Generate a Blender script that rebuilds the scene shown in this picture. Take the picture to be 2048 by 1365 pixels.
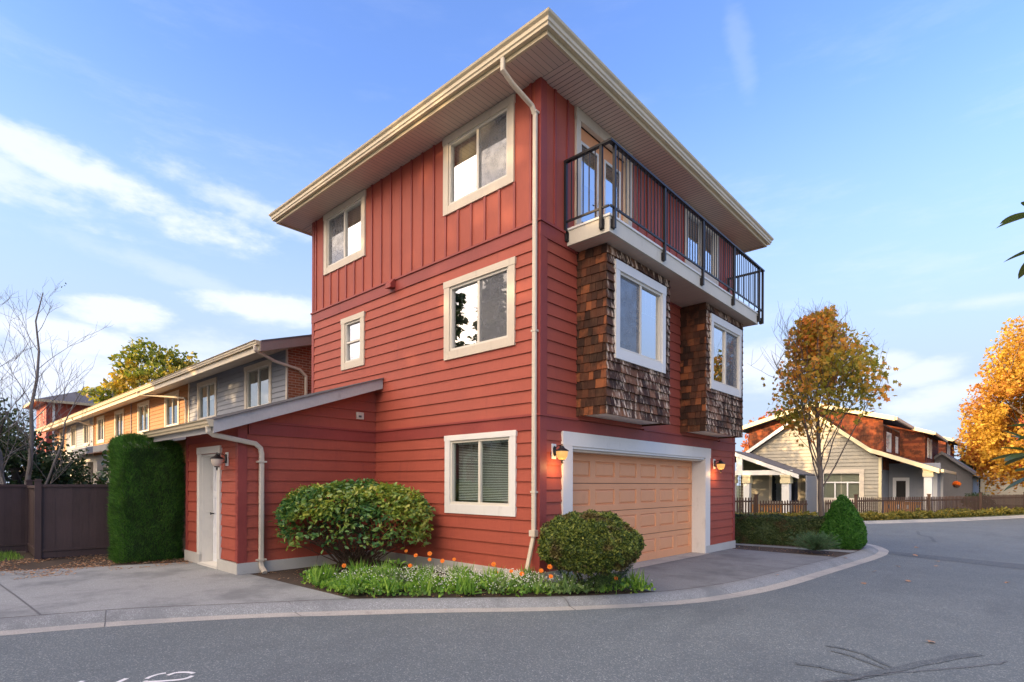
import bpy, bmesh, math, random
import numpy as np
from mathutils import Vector, Matrix
random.seed(7); rng = np.random.default_rng(7)
PI = math.pi
for o in list(bpy.data.objects): bpy.data.objects.remove(o)
S = bpy.context.scene; COL = S.collection

# ------------------------------------------------------------------ camera
cam_d = bpy.data.cameras.new('camera'); cam = bpy.data.objects.new('camera', cam_d); COL.objects.link(cam)
cam_d.sensor_width = 36.0; cam_d.lens = 1100.3/2048*36; cam_d.shift_y = 0.1392
cam_d.clip_start = 0.05; cam_d.clip_end = 3000
cam.location = (5.6587, -6.8694, 1.65)
cam.matrix_world = Matrix.Translation(cam.location) @ Matrix.Rotation(math.radians(42.34), 4, 'Z') @ Matrix.Rotation(math.radians(90), 4, 'X') @ Matrix.Rotation(math.radians(0.2), 4, 'Z')
S.camera = cam
S.render.resolution_x = 1024; S.render.resolution_y = 682
S.view_settings.view_transform = 'Standard'; S.view_settings.look = 'None'; S.view_settings.gamma = 1
S.view_settings.exposure = 2.0

# ------------------------------------------------------------------ light
SUN_EL = math.radians(13); SUN_AZ = math.radians(208)      # azimuth clockwise from +Y
sd = bpy.data.lights.new('sun', 'SUN'); so = bpy.data.objects.new('sun', sd); COL.objects.link(so)
sd.energy = 2.2; sd.angle = math.radians(0.6); sd.color = (1.0, 0.68, 0.36)
sdir = Vector((math.sin(SUN_AZ)*math.cos(SUN_EL), math.cos(SUN_AZ)*math.cos(SUN_EL), math.sin(SUN_EL)))
so.rotation_euler = sdir.to_track_quat('Z', 'Y').to_euler(); so.location = (0, -20, 20)

W = bpy.data.worlds.new('World'); S.world = W; W.use_nodes = True
nt = W.node_tree; nt.nodes.clear()
def N(t, typ, **kw):
    n = t.nodes.new(typ)
    for k, v in kw.items():
        if k == 'op': n.operation = v
        else: setattr(n, k, v)
    return n
def setin(n, i, v): n.inputs[i].default_value = v
def vmath(t, op, a, b=None):
    n = N(t, 'ShaderNodeVectorMath', op=op)
    for i, x in enumerate((a, b)):
        if x is None: continue
        if hasattr(x, 'links'): t.links.new(x, n.inputs[i])
        else: n.inputs[i].default_value = x
    return n
def fmath(t, op, a, b=None, c=None, clamp=False):
    n = N(t, 'ShaderNodeMath', op=op); n.use_clamp = clamp
    for i, x in enumerate((a, b, c)):
        if x is None: continue
        if hasattr(x, 'links'): t.links.new(x, n.inputs[i])
        else: n.inputs[i].default_value = x
    return n.outputs[0]
def maprange(t, v, a, b, c=0.0, d=1.0, smooth=True):
    n = N(t, 'ShaderNodeMapRange'); n.interpolation_type = 'SMOOTHSTEP' if smooth else 'LINEAR'
    t.links.new(v, n.inputs[0])
    for i, x in enumerate((a, b, c, d)): n.inputs[i+1].default_value = x
    return n.outputs[0]
sky = N(nt, 'ShaderNodeTexSky'); sky.sky_type = 'NISHITA'; sky.sun_disc = False
sky.sun_elevation = SUN_EL; sky.sun_rotation = SUN_AZ; sky.altitude = 50; sky.air_density = 1.0; sky.dust_density = 0.6; sky.ozone_density = 3.2
tc = N(nt, 'ShaderNodeTexCoord'); D = tc.outputs['Generated']
def noise(t, vec, scale, detail=5, rough=.55, stretch=None, off=(0, 0, 0)):
    m = N(t, 'ShaderNodeMapping'); t.links.new(vec, m.inputs[0]); m.inputs['Scale'].default_value = stretch or (1, 1, 1); m.inputs['Location'].default_value = off
    n = N(t, 'ShaderNodeTexNoise'); t.links.new(m.outputs[0], n.inputs['Vector'])
    n.inputs['Scale'].default_value = scale; n.inputs['Detail'].default_value = detail; n.inputs['Roughness'].default_value = rough
    return n
cn = noise(nt, D, 7.0, 6, .62, (1, 1, 2.2)); cn2 = noise(nt, D, 22.0, 5, .6, (1, 1, 2.6), (3, 1, 2))
wisp = noise(nt, D, 3.2, 7, .68, (1, 1, 4.5), (5, 2, 1))
total = None
def puff(dirv, w, h, amp, tilt=0.0, detail=.9, soft=1.0):
    detail = detail*1.25
    """soft-edged cloud at a compass direction; w/h are angular half sizes"""
    global total
    d = Vector(dirv).normalized(); e1 = Vector((d.y, -d.x, 0)).normalized(); e2 = e1.cross(d)
    if e2.z < 0: e2 = -e2
    a = e1*math.cos(tilt)+e2*math.sin(tilt); b = -e1*math.sin(tilt)+e2*math.cos(tilt)
    u = vmath(nt, 'DOT_PRODUCT', D, tuple(a/w)).outputs['Value']; v = vmath(nt, 'DOT_PRODUCT', D, tuple(b/h)).outputs['Value']
    cu = d.dot(a/w); cv = d.dot(b/h)
    u = fmath(nt, 'SUBTRACT', u, cu); v = fmath(nt, 'SUBTRACT', v, cv)
    r2 = fmath(nt, 'ADD', fmath(nt, 'MULTIPLY', u, u), fmath(nt, 'MULTIPLY', v, v))
    r = fmath(nt, 'SQRT', r2)
    f = vmath(nt, 'DOT_PRODUCT', D, tuple(d)).outputs['Value']
    nn = fmath(nt, 'ADD', fmath(nt, 'MULTIPLY', cn.outputs[0], detail), fmath(nt, 'MULTIPLY', cn2.outputs[0], detail*.6))
    r = fmath(nt, 'ADD', r, fmath(nt, 'SUBTRACT', nn, detail*.8))
    m = maprange(nt, r, 1.0, 1.0-soft, 0.0, amp)
    m = fmath(nt, 'MULTIPLY', m, fmath(nt, 'GREATER_THAN', f, .2))
    total = m if total is None else fmath(nt, 'MAXIMUM', total, m)
puff((-.905, .155, .405), .30, .036, .95, -.16, 1.5, .9)      # long bright streak, upper left
puff((-.835, .335, .41), .17, .028, .75, -.22, 1.5, 1.0)
puff((-.97, .02, .41), .20, .042, .75, -.1, 1.5, .9)
puff((-.949, .198, .243), .085, .030, 1.0, .0, 1.0, .5)
puff((-.880, .381, .278), .115, .032, .95, .0, 1.0, .6)
puff((-.9686, .135, .20), .11, .035, 1.0, .0, 1.0, .6)
puff((-.96, .15, .140), .26, .060, 1.0, .0, 1.0, .7)
puff((-.93, .31, .185), .19, .06, .7, .1, 1.1, .9)
puff((-.90, .30, .30), .22, .02, .35, -.18, 1.3, 1.0)
puff((-.094, .982, .160), .065, .026, .85, .15, 1.0, .7)
puff((-.083, .988, .120), .10, .034, .9, .2, 1.0, .7)
puff((-.140, .975, .178), .055, .022, .8, .0, 1.0, .7)
puff((-.0136, .970, .245), .14, .014, .55, -.06, 1.2, 1.0)
puff((-.3045, .931, .195), .09, .055, .95, .0, 1.0, .8)
puff((-.276, .759, .59), .018, .10, .14, .25, 1.3, 1.0)
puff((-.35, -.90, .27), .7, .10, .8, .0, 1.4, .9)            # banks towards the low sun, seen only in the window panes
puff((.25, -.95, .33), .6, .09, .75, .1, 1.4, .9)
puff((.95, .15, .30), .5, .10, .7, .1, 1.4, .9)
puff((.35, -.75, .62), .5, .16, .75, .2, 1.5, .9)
sepz = N(nt, 'ShaderNodeSeparateXYZ'); nt.links.new(D, sepz.inputs[0])
low = maprange(nt, sepz.outputs[2], .60, .12, 0.0, .95)
wm = maprange(nt, wisp.outputs[0], .50, .74, 0.0, .30)
wm = fmath(nt, 'MULTIPLY', wm, maprange(nt, sepz.outputs[2], .72, .30, .15, 1.0))
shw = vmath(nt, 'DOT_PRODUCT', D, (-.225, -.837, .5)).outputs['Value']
fill_veil = fmath(nt, 'MULTIPLY', maprange(nt, shw, .42, .80, 0.0, .95), maprange(nt, cn.outputs[0], .36, .60, .35, 1.0))  # cloud sheet added behind the camera to lift the ambient light
total = fmath(nt, 'MAXIMUM', total, fill_veil);  total = fmath(nt, 'ADD', total, fmath(nt, 'MULTIPLY', wm, .8), clamp=True)
# blue of the clear sky a little richer than the model's
hs = N(nt, 'ShaderNodeHueSaturation'); hs.inputs['Saturation'].default_value = 1.06; hs.inputs['Hue'].default_value = .516; hs.inputs['Value'].default_value = 1.32
nt.links.new(sky.outputs[0], hs.inputs['Color'])
hz = N(nt, 'ShaderNodeMix'); hz.data_type = 'RGBA'; nt.links.new(low, hz.inputs[0]); nt.links.new(hs.outputs[0], hz.inputs[6]); hz.inputs[7].default_value = (1.55, 1.85, 2.45, 1)
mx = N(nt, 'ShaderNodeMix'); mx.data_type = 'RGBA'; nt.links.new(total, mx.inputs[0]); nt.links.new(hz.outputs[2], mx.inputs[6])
# clouds on the unseen sunset side made extra bright and warm as added fill
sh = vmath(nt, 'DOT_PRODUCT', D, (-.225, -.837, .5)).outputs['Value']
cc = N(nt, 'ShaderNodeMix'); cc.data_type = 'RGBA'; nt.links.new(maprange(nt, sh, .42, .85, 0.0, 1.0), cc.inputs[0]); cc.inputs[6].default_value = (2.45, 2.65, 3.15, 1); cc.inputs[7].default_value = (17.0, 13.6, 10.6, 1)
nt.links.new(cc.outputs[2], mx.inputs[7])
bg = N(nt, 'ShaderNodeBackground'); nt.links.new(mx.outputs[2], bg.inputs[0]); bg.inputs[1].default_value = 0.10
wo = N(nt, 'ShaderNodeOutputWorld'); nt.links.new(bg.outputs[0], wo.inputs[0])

# ------------------------------------------------------------------ object helpers
def tag(o, label=None, cat=None, group=None, kind=None):
    if label: o['label'] = label
    if cat: o['category'] = cat
    if group: o['group'] = group
    if kind: o['kind'] = kind
    return o
def thing(name, loc, label, cat, group=None):
    o = bpy.data.objects.new(name, None); COL.objects.link(o); o.location = loc; o.empty_display_size = .2
    return tag(o, label, cat, group)
def root_loc(p):
    v = Vector((0, 0, 0))
    while p is not None: v = v+p.location; p = p.parent
    return v
def link_mesh(name, me, m, parent=None, smooth=False):
    me.materials.append(m)
    if smooth:
        me.polygons.foreach_set('use_smooth', [True]*len(me.polygons))
    o = bpy.data.objects.new(name, me); COL.objects.link(o)
    if parent is not None: o.parent = parent
    return o
def np_mesh(name, V, F, m, parent=None, smooth=False):
    """V (n,3), F (k,j) faces all with j corners; world coordinates"""
    off = np.array(root_loc(parent)) if parent is not None else 0
    me = bpy.data.meshes.new(name); V = np.asarray(V, np.float32)-off; F = np.asarray(F, np.int32)
    me.vertices.add(len(V)); me.vertices.foreach_set('co', V.astype(np.float32).ravel())
    me.loops.add(F.size); me.loops.foreach_set('vertex_index', F.ravel())
    me.polygons.add(len(F)); me.polygons.foreach_set('loop_start', np.arange(0, F.size, F.shape[1], dtype=np.int32))
    me.polygons.foreach_set('loop_total', np.full(len(F), F.shape[1], np.int32))
    me.update(calc_edges=True); me.validate()
    return link_mesh(name, me, m, parent, smooth)

class Frame:
    def __init__(s, o, U, Nn): s.o = Vector(o); s.U = Vector(U); s.N = Vector(Nn)
    def p(s, u, n, z): return s.o+s.U*u+s.N*n+Vector((0, 0, z))
class MB:
    def __init__(s): s.v = []; s.f = []
    def add(s, pts, faces):
        b = len(s.v); s.v += [tuple(p) for p in pts]; s.f += [tuple(i+b for i in f) for f in faces]
    def poly(s, pts): s.add(pts, [tuple(range(len(pts)))])
    def box(s, F, u0, u1, n0, n1, z0, z1):
        P = [F.p(u, n, z) for z in (z0, z1) for n in (n0, n1) for u in (u0, u1)]
        s.add(P, [(0, 1, 3, 2), (4, 6, 7, 5), (0, 4, 5, 1), (2, 3, 7, 6), (0, 2, 6, 4), (1, 5, 7, 3)])
    def wbox(s, x0, x1, y0, y1, z0, z1): s.box(WF, x0, x1, y0, y1, z0, z1)
    def prism(s, pts, d):
        """closed polygon pts (Vectors) extruded by d"""
        n = len(pts); d = Vector(d); P = [Vector(p) for p in pts]; Q = [p+d for p in P]
        s.add(P+Q, [tuple(range(n))[::-1], tuple(range(n, 2*n))]+[(i, (i+1) % n, n+(i+1) % n, n+i) for i in range(n)])
    def tube(s, pts, rad, n=8, cap=True):
        pts = [Vector(p) for p in pts]; rad = rad if hasattr(rad, '__len__') else [rad]*len(pts)
        b = len(s.v); prev = None
        for i, p in enumerate(pts):
            t = (pts[min(i+1, len(pts)-1)]-pts[max(i-1, 0)]).normalized()
            if prev is None:
                a = t.orthogonal().normalized()
            else:
                a = (prev-t*prev.dot(t))
                a = a.normalized() if a.length > 1e-6 else t.orthogonal().normalized()
            prev = a; c = t.cross(a)
            for k in range(n):
                q = 2*PI*k/n; s.v.append(tuple(p+(a*math.cos(q)+c*math.sin(q))*rad[i]))
        for i in range(len(pts)-1):
            for k in range(n):
                k2 = (k+1) % n; s.f.append((b+i*n+k, b+i*n+k2, b+(i+1)*n+k2, b+(i+1)*n+k))
        if cap:
            s.f.append(tuple(b+k for k in range(n))[::-1]); s.f.append(tuple(b+(len(pts)-1)*n+k for k in range(n)))
    def rtube(s, pts, side, w, d):
        """rectangular pipe; side = the direction of its width"""
        pts = [Vector(p) for p in pts]; side = Vector(side).normalized(); b = len(s.v)
        for i, p in enumerate(pts):
            t1 = (p-pts[i-1]).normalized() if i else (pts[1]-p).normalized()
            t2 = (pts[i+1]-p).normalized() if i < len(pts)-1 else t1
            t = (t1+t2).normalized(); a = (side-t*side.dot(t)).normalized(); c = t.cross(a); k = 1/max(.5, t.dot(t1))
            bv = .18
            for (x, y) in ((-1, -1+bv*2), (-1+bv*2, -1), (1-bv*2, -1), (1, -1+bv*2), (1, 1-bv*2), (1-bv*2, 1), (-1+bv*2, 1), (-1, 1-bv*2)):
                s.v.append(tuple(p+a*x*w/2+c*y*d/2*k))
        n = 8
        for i in range(len(pts)-1):
            for k in range(n):
                k2 = (k+1) % n; s.f.append((b+i*n+k, b+i*n+k2, b+(i+1)*n+k2, b+(i+1)*n+k))
        s.f.append(tuple(b+k for k in range(n))[::-1]); s.f.append(tuple(b+(len(pts)-1)*n+k for k in range(n)))
    def lathe(s, prof, c, n=20):
        """profile [(r,z)] spun about the vertical through c"""
        b = len(s.v); c = Vector(c)
        for r, z in prof:
            for k in range(n):
                q = 2*PI*k/n; s.v.append((c.x+r*math.cos(q), c.y+r*math.sin(q), c.z+z))
        for i in range(len(prof)-1):
            for k in range(n):
                k2 = (k+1) % n; s.f.append((b+i*n+k, b+i*n+k2, b+(i+1)*n+k2, b+(i+1)*n+k))
    def build(s, name, m, parent=None, smooth=False, bevel=0):
        off = root_loc(parent) if parent is not None else Vector((0, 0, 0))
        me = bpy.data.meshes.new(name); me.from_pydata([tuple(Vector(v)-off) for v in s.v], [], s.f); me.update()
        bm = bmesh.new(); bm.from_mesh(me); bmesh.ops.recalc_face_normals(bm, faces=bm.faces)
        if max(v[2] for v in s.v)-min(v[2] for v in s.v) < .25 and len(s.v) < 4000:      # ground sheets face up
            dn = [f for f in bm.faces if len(f.edges) and all(len(e.link_faces) == 1 for e in f.edges) and f.normal.z < 0]
            if dn: bmesh.ops.reverse_faces(bm, faces=dn)
        bm.to_mesh(me); bm.free()
        o = link_mesh(name, me, m, parent, smooth)
        if bevel:
            b = o.modifiers.new('bevel', 'BEVEL'); b.width = bevel; b.segments = 2; b.limit_method = 'ANGLE'
        return o
WF = Frame((0, 0, 0), (1, 0, 0), (0, 1, 0))

# ------------------------------------------------------------------ materials
def newmat(name):
    m = bpy.data.materials.new(name); m.use_nodes = True; t = m.node_tree; t.nodes.clear()
    o = t.nodes.new('ShaderNodeOutputMaterial'); b = t.nodes.new('ShaderNodeBsdfPrincipled'); t.links.new(b.outputs[0], o.inputs[0])
    return m, t, b, o
def ramp(t, fac, stops):
    r = N(t, 'ShaderNodeValToRGB'); t.links.new(fac, r.inputs[0]); e = r.color_ramp.elements
    while len(e) < len(stops): e.new(.5)
    for i, (p, c) in enumerate(stops): e[i].position = p; e[i].color = (*c, 1)
    return r.outputs[0]
def mixc(t, fac, a, b, mode='MIX'):
    n = N(t, 'ShaderNodeMix'); n.data_type = 'RGBA'; n.blend_type = mode
    if hasattr(fac, 'links'): t.links.new(fac, n.inputs[0])
    else: n.inputs[0].default_value = fac
    for i, x in ((6, a), (7, b)):
        if hasattr(x, 'links'): t.links.new(x, n.inputs[i])
        else: n.inputs[i].default_value = (*x, 1)
    return n.outputs[2]
def ocoord(t): return N(t, 'ShaderNodeTexCoord').outputs['Object']
def gpos(t): return N(t, 'ShaderNodeNewGeometry').outputs['Position']
def addbump(t, b, h, strength, dist=.01):
    n = N(t, 'ShaderNodeBump'); n.inputs['Strength'].default_value = strength; n.inputs['Distance'].default_value = dist
    t.links.new(h, n.inputs['Height']); t.links.new(n.outputs[0], b.inputs['Normal'])
def paint(name, col, rough=.55, var=.18, grain=0.0, dirt=None, streak=(1, 1, 1), island=0.0, spec=.4):
    m, t, b, o = newmat(name); P = gpos(t)
    n1 = noise(t, P, 1.3, 5, .6); n2 = noise(t, P, 38, 3, .6, streak)
    lo = tuple(c*(1-var) for c in col); hi = tuple(min(1, c*(1+var)) for c in col)
    c = ramp(t, n1.outputs[0], [(.3, lo), (.7, hi)])
    c = mixc(t, .35, c, ramp(t, n2.outputs[0], [(.3, lo), (.72, hi)]))
    if island:
        g = N(t, 'ShaderNodeNewGeometry').outputs['Random Per Island']
        c = mixc(t, island, c, ramp(t, g, [(0, tuple(x*.55 for x in col)), (1, tuple(min(1, x*1.35) for x in col))]))
    if dirt:
        n3 = noise(t, P, 4.5, 8, .7, streak)
        c = mixc(t, maprange(t, n3.outputs[0], .56, .74, 0, .65), c, dirt)
    t.links.new(c, b.inputs['Base Color']); b.inputs['Roughness'].default_value = rough
    b.inputs['Specular IOR Level'].default_value = spec
    if grain:
        n4 = noise(t, P, 90, 4, .65, streak); addbump(t, b, n4.outputs[0], grain, .004)
    return m
M = {}
M['red'] = paint('red_siding_paint', (.355, .080, .050), .62, .12, .35, (.26, .06, .046), (1, 1, .18), spec=.3)
M['red_trim'] = paint('red_trim_paint', (.275, .052, .042), .55, .16, .3, (.20, .042, .036), (1, 1, .3), spec=.35)
M['cream'] = paint('cream_trim_paint', (.60, .53, .42), .55, .08, .2, (.42, .36, .28), (1, 1, .4))
M['white'] = paint('white_trim_paint', (.72, .71, .67), .5, .05, .15, (.52, .50, .46), (1, 1, .4))
M['white_peeling'] = paint('peeling_white_paint', (.66, .64, .58), .6, .06, .3, (.26, .11, .05), (1.4, 1.4, .22))
M['base'] = paint('concrete_base_paint', (.50, .49, .45), .75, .1, .3, (.34, .32, .28), (1, 1, 1))
M['vinyl'] = paint('vinyl_frame', (.66, .62, .53), .4, .04)
M['soffit'] = paint('soffit_vinyl', (.62, .47, .38), .5, .06, island=.08)
M['gutter'] = paint('gutter_metal', (.62, .52, .34), .38, .07, .0, (.46, .38, .25), (1, 1, 1))
M['deck'] = paint('balcony_fascia_paint', (.60, .56, .46), .6, .08, .1, (.42, .38, .30), (1, 1, .3))
M['peach'] = paint('peach_door_paint', (.78, .365, .175), .5, .05, .05, (.68, .30, .15), (1, 1, .5))
M['doorwhite'] = paint('white_door_paint', (.78, .79, .80), .35, .03)
M['black'] = paint('black_metal', (.016, .015, .017), .45, .2, spec=.35)
M['roofing'] = paint('asphalt_shingle', (.10, .10, .115), .9, .25, .5, island=.35)
M['grey_siding'] = paint('grey_siding_paint', (.25, .27, .31), .6, .1, .3, (.20, .21, .24), (1, 1, .2))
M['orange_siding'] = paint('orange_siding_paint', (.36, .165, .05), .6, .12, .3, (.30, .13, .04), (1, 1, .2))
M['tan_siding'] = paint('tan_siding_paint', (.34, .315, .25), .6, .06, .2, None, (1, 1, .2))
M['fascia_yellow'] = paint('pale_fascia_paint', (.66, .58, .36), .5, .06)
M['fence_brown'] = paint('brown_fence_stain', (.085, .055, .050), .75, .22, .5, (.05, .035, .033), (1, 1, .12), island=.25)
M['picket'] = paint('weathered_picket_wood', (.085, .050, .034), .8, .25, .5, (.07, .045, .03), (1, 1, .12), island=.35)
M['soil'] = paint('dark_soil', (.060, .042, .030), .95, .45, .8, (.12, .09, .06), (1, 1, 1))
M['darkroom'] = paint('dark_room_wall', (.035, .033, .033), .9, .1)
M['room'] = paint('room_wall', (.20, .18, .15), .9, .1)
M['blind'] = paint('window_blind', (.75, .77, .73), .6, .03)
M['shade'] = paint('roller_shade', (.36, .32, .24), .8, .05)
M['greyline'] = paint('grille_bar', (.30, .31, .32), .4, .05)
M['lilac_trim'] = paint('weathered_rake_board', (.46, .45, .43), .6, .14, .3, (.26, .23, .22), (1, 1, .4))
M['brownrake'] = paint('brown_rake_board', (.24, .18, .17), .6, .14, .3, None, (1, 1, .4))
M['rubber'] = paint('weather_seal', (.10, .10, .10), .6, .1)

def brick_mat():
    m, t, b, o = newmat('brick'); P = gpos(t)
    mp = N(t, 'ShaderNodeMapping'); t.links.new(P, mp.inputs[0]); mp.inputs['Rotation'].default_value = (0, PI/2, PI/2)
    sp = N(t, 'ShaderNodeSeparateXYZ'); t.links.new(P, sp.inputs[0]); cb = N(t, 'ShaderNodeCombineXYZ')
    t.links.new(sp.outputs[1], cb.inputs[0]); t.links.new(sp.outputs[2], cb.inputs[1])
    br = N(t, 'ShaderNodeTexBrick'); t.links.new(cb.outputs[0], br.inputs[0])
    br.inputs['Color1'].default_value = (.30, .10, .045, 1); br.inputs['Color2'].default_value = (.20, .07, .035, 1); br.inputs['Mortar'].default_value = (.38, .28, .2, 1)
    br.inputs['Scale'].default_value = 1.0; br.inputs['Brick Width'].default_value = .21; br.inputs['Row Height'].default_value = .075; br.inputs['Mortar Size'].default_value = .008
    t.links.new(br.outputs[0], b.inputs['Base Color']); b.inputs['Roughness'].default_value = .85
    addbump(t, b, br.outputs[1], -.5, .006); return m
M['brick'] = brick_mat()

def shingle_mat(name, cols, streakcol, streak_amt, rough=.8, sc=(30, 9, .09)):
    m, t, b, o = newmat(name); P = gpos(t); g = N(t, 'ShaderNodeNewGeometry').outputs['Random Per Island']
    c = ramp(t, g, cols)
    big = noise(t, P, 2.3, 5, .6)
    n1 = noise(t, P, sc[0], 5, .7, (1, 1, sc[2])); n2 = noise(t, P, sc[1], 4, .6, (1, 1, .35), (2, 5, 1))
    c = mixc(t, maprange(t, big.outputs[0], .44, .58, 0, .72), c, (.030, .017, .011))
    st = fmath(t, 'MULTIPLY', maprange(t, n1.outputs[0], .48, .60), maprange(t, n2.outputs[0], .42, .58))
    c = mixc(t, fmath(t, 'MULTIPLY', st, streak_amt), c, streakcol)
    t.links.new(c, b.inputs['Base Color']); b.inputs['Roughness'].default_value = rough; b.inputs['Specular IOR Level'].default_value = .25
    addbump(t, b, n1.outputs[0], .5, .006); return m
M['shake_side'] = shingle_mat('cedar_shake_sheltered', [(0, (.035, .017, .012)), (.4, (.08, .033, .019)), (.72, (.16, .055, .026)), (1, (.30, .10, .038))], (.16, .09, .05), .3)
M['shake_front'] = shingle_mat('cedar_shake_weathered', [(0, (.040, .017, .010)), (.4, (.095, .040, .022)), (.75, (.165, .072, .036)), (1, (.25, .12, .065))], (.74, .56, .40), 1.0, sc=(16, 5, .16))
M['shake_red'] = shingle_mat('red_brown_shake', [(0, (.13, .030, .014)), (.5, (.22, .055, .022)), (1, (.34, .09, .03))], (.30, .12, .06), .2)

def glass_mat(name, base, lo=.22, hi=1.0, tint=(.8, .85, .85)):
    m, t, b, o = newmat(name); t.nodes.remove(b)
    tr = N(t, 'ShaderNodeBsdfTransparent'); tr.inputs[0].default_value = (*tint, 1)
    gl = N(t, 'ShaderNodeBsdfGlossy'); gl.inputs['Roughness'].default_value = 0.0; gl.inputs[0].default_value = (*base, 1)
    nn = noise(t, gpos(t), 1.7, 2, .5); bp = N(t, 'ShaderNodeBump'); bp.inputs['Strength'].default_value = .05; bp.inputs['Distance'].default_value = .03
    t.links.new(nn.outputs[0], bp.inputs['Height']); t.links.new(bp.outputs[0], gl.inputs['Normal'])
    lw = N(t, 'ShaderNodeLayerWeight'); lw.inputs[0].default_value = .5
    f = maprange(t, lw.outputs['Facing'], .25, .95, lo, hi, False)
    ms = N(t, 'ShaderNodeMixShader'); t.links.new(f, ms.inputs[0]); t.links.new(tr.outputs[0], ms.inputs[1]); t.links.new(gl.outputs[0], ms.inputs[2])
    t.links.new(ms.outputs[0], o.inputs[0]); return m
M['glass'] = glass_mat('window_glass', (.95, .97, 1.0), .30, .9)
M['glass_dim'] = glass_mat('window_glass_low', (.9, .95, .95), .10, .6, (.72, .8, .78))
def screen_mat():
    m, t, b, o = newmat('insect_screen')
    b.inputs['Base Color'].default_value = (.16, .17, .19, 1); b.inputs['Roughness'].default_value = .6
    tr = N(t, 'ShaderNodeBsdfTransparent'); ms = N(t, 'ShaderNodeMixShader')
    w = noise(t, gpos(t), 6, 3, .6); t.links.new(maprange(t, w.outputs[0], .35, .65, .48, .62), ms.inputs[0])
    t.links.new(tr.outputs[0], ms.inputs[1]); t.links.new(b.outputs[0], ms.inputs[2]); t.links.new(ms.outputs[0], o.inputs[0]); return m
M['screen'] = screen_mat()

def asphalt_mat(name='asphalt', k=1.0):
    m, t, b, o = newmat(name); P = gpos(t)
    v = N(t, 'ShaderNodeTexVoronoi'); t.links.new(P, v.inputs[0]); v.inputs['Scale'].default_value = 95
    sp = N(t, 'ShaderNodeSeparateColor'); t.links.new(v.outputs['Color'], sp.inputs[0])
    c = ramp(t, sp.outputs[0], [(0, (.070, .088, .098)), (.5, (.118, .143, .153)), (.86, (.178, .206, .214)), (1, (.47, .50, .49))])
    n0 = noise(t, P, .45, 4, .6); n1 = noise(t, P, 2.2, 6, .65); n2 = noise(t, P, 260, 2, .5)
    c = mixc(t, 1.0, c, ramp(t, n0.outputs[0], [(.3, (.78, .80, .82)), (.7, (1.12, 1.10, 1.08))]), 'MULTIPLY')
    c = mixc(t, 1.0, c, ramp(t, n1.outputs[0], [(.3, (.84, .84, .86)), (.7, (1.08, 1.08, 1.06))]), 'MULTIPLY')
    c = mixc(t, .5, c, ramp(t, n2.outputs[0], [(.35, (.058, .075, .085)), (.7, (.225, .256, .264))]))
    # old oil drips and tyre-polished bands along the lane
    n5 = noise(t, P, .8, 5, .6, (1, .25, 1), (3, 7, 0)); c = mixc(t, maprange(t, n5.outputs[0], .54, .70, 0, .38), c, (.075, .088, .098))
    n6 = noise(t, P, 5.0, 6, .7, (1, 1, 1), (1, 4, 0)); c = mixc(t, maprange(t, n6.outputs[0], .63, .74, 0, .45), c, (.055, .062, .070))
    if k != 1.0: c = mixc(t, 1.0, c, (k, k, k*1.03), 'MULTIPLY')
    t.links.new(c, b.inputs['Base Color']); b.inputs['Roughness'].default_value = .8; b.inputs['Specular IOR Level'].default_value = .3
    addbump(t, b, v.outputs['Distance'], .6, .004); return m
M['asphalt'] = asphalt_mat()
def concrete_mat(name, col, stain, agg=.5):
    m, t, b, o = newmat(name); P = gpos(t)
    v = N(t, 'ShaderNodeTexVoronoi'); t.links.new(P, v.inputs[0]); v.inputs['Scale'].default_value = 120
    sp = N(t, 'ShaderNodeSeparateColor'); t.links.new(v.outputs['Color'], sp.inputs[0])
    c = ramp(t, sp.outputs[0], [(0, tuple(x*(1-.35*agg) for x in col)), (.8, col), (1, tuple(min(.7, x*(1+.7*agg)) for x in col))])
    n1 = noise(t, P, .9, 7, .65); n2 = noise(t, P, 3.4, 7, .7, (1, 1, 1), (4, 2, 0))
    c = mixc(t, maprange(t, n1.outputs[0], .44, .66, 0, .8), c, stain)
    c = mixc(t, maprange(t, n2.outputs[0], .55, .72, 0, .45), c, tuple(x*.5 for x in col))
    t.links.new(c, b.inputs['Base Color']); b.inputs['Roughness'].default_value = .85; b.inputs['Specular IOR Level'].default_value = .25
    addbump(t, b, n2.outputs[0], .4, .006); return m
M['drive'] = concrete_mat('driveway_concrete', (.28, .295, .295), (.15, .16, .165), .5)
M['drive2'] = concrete_mat('garage_driveway_concrete', (.20, .21, .215), (.115, .122, .128), .5)
M['curb'] = concrete_mat('curb_concrete', (.40, .385, .35), (.27, .275, .27), .5)
M['curbtop'] = concrete_mat('curb_top_concrete', (.25, .265, .27), (.15, .162, .17), .8)
M['tar'] = asphalt_mat('resealed_asphalt', .74)
M['roadpaint'] = paint('road_marking_paint', (.72, .72, .72), .6, .1, .3, (.3, .3, .3))
def grass_mat():
    m, t, b, o = newmat('grass_ground'); P = gpos(t); n1 = noise(t, P, .15, 5, .6); n2 = noise(t, P, 30, 4, .7)
    c = mixc(t, .5, ramp(t, n1.outputs[0], [(.3, (.05, .07, .02)), (.7, (.09, .085, .035))]), ramp(t, n2.outputs[0], [(.3, (.03, .05, .015)), (.7, (.10, .12, .04))]))
    t.links.new(c, b.inputs['Base Color']); b.inputs['Roughness'].default_value = .95; addbump(t, b, n2.outputs[0], .8, .03); return m
M['grass'] = grass_mat()

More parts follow.
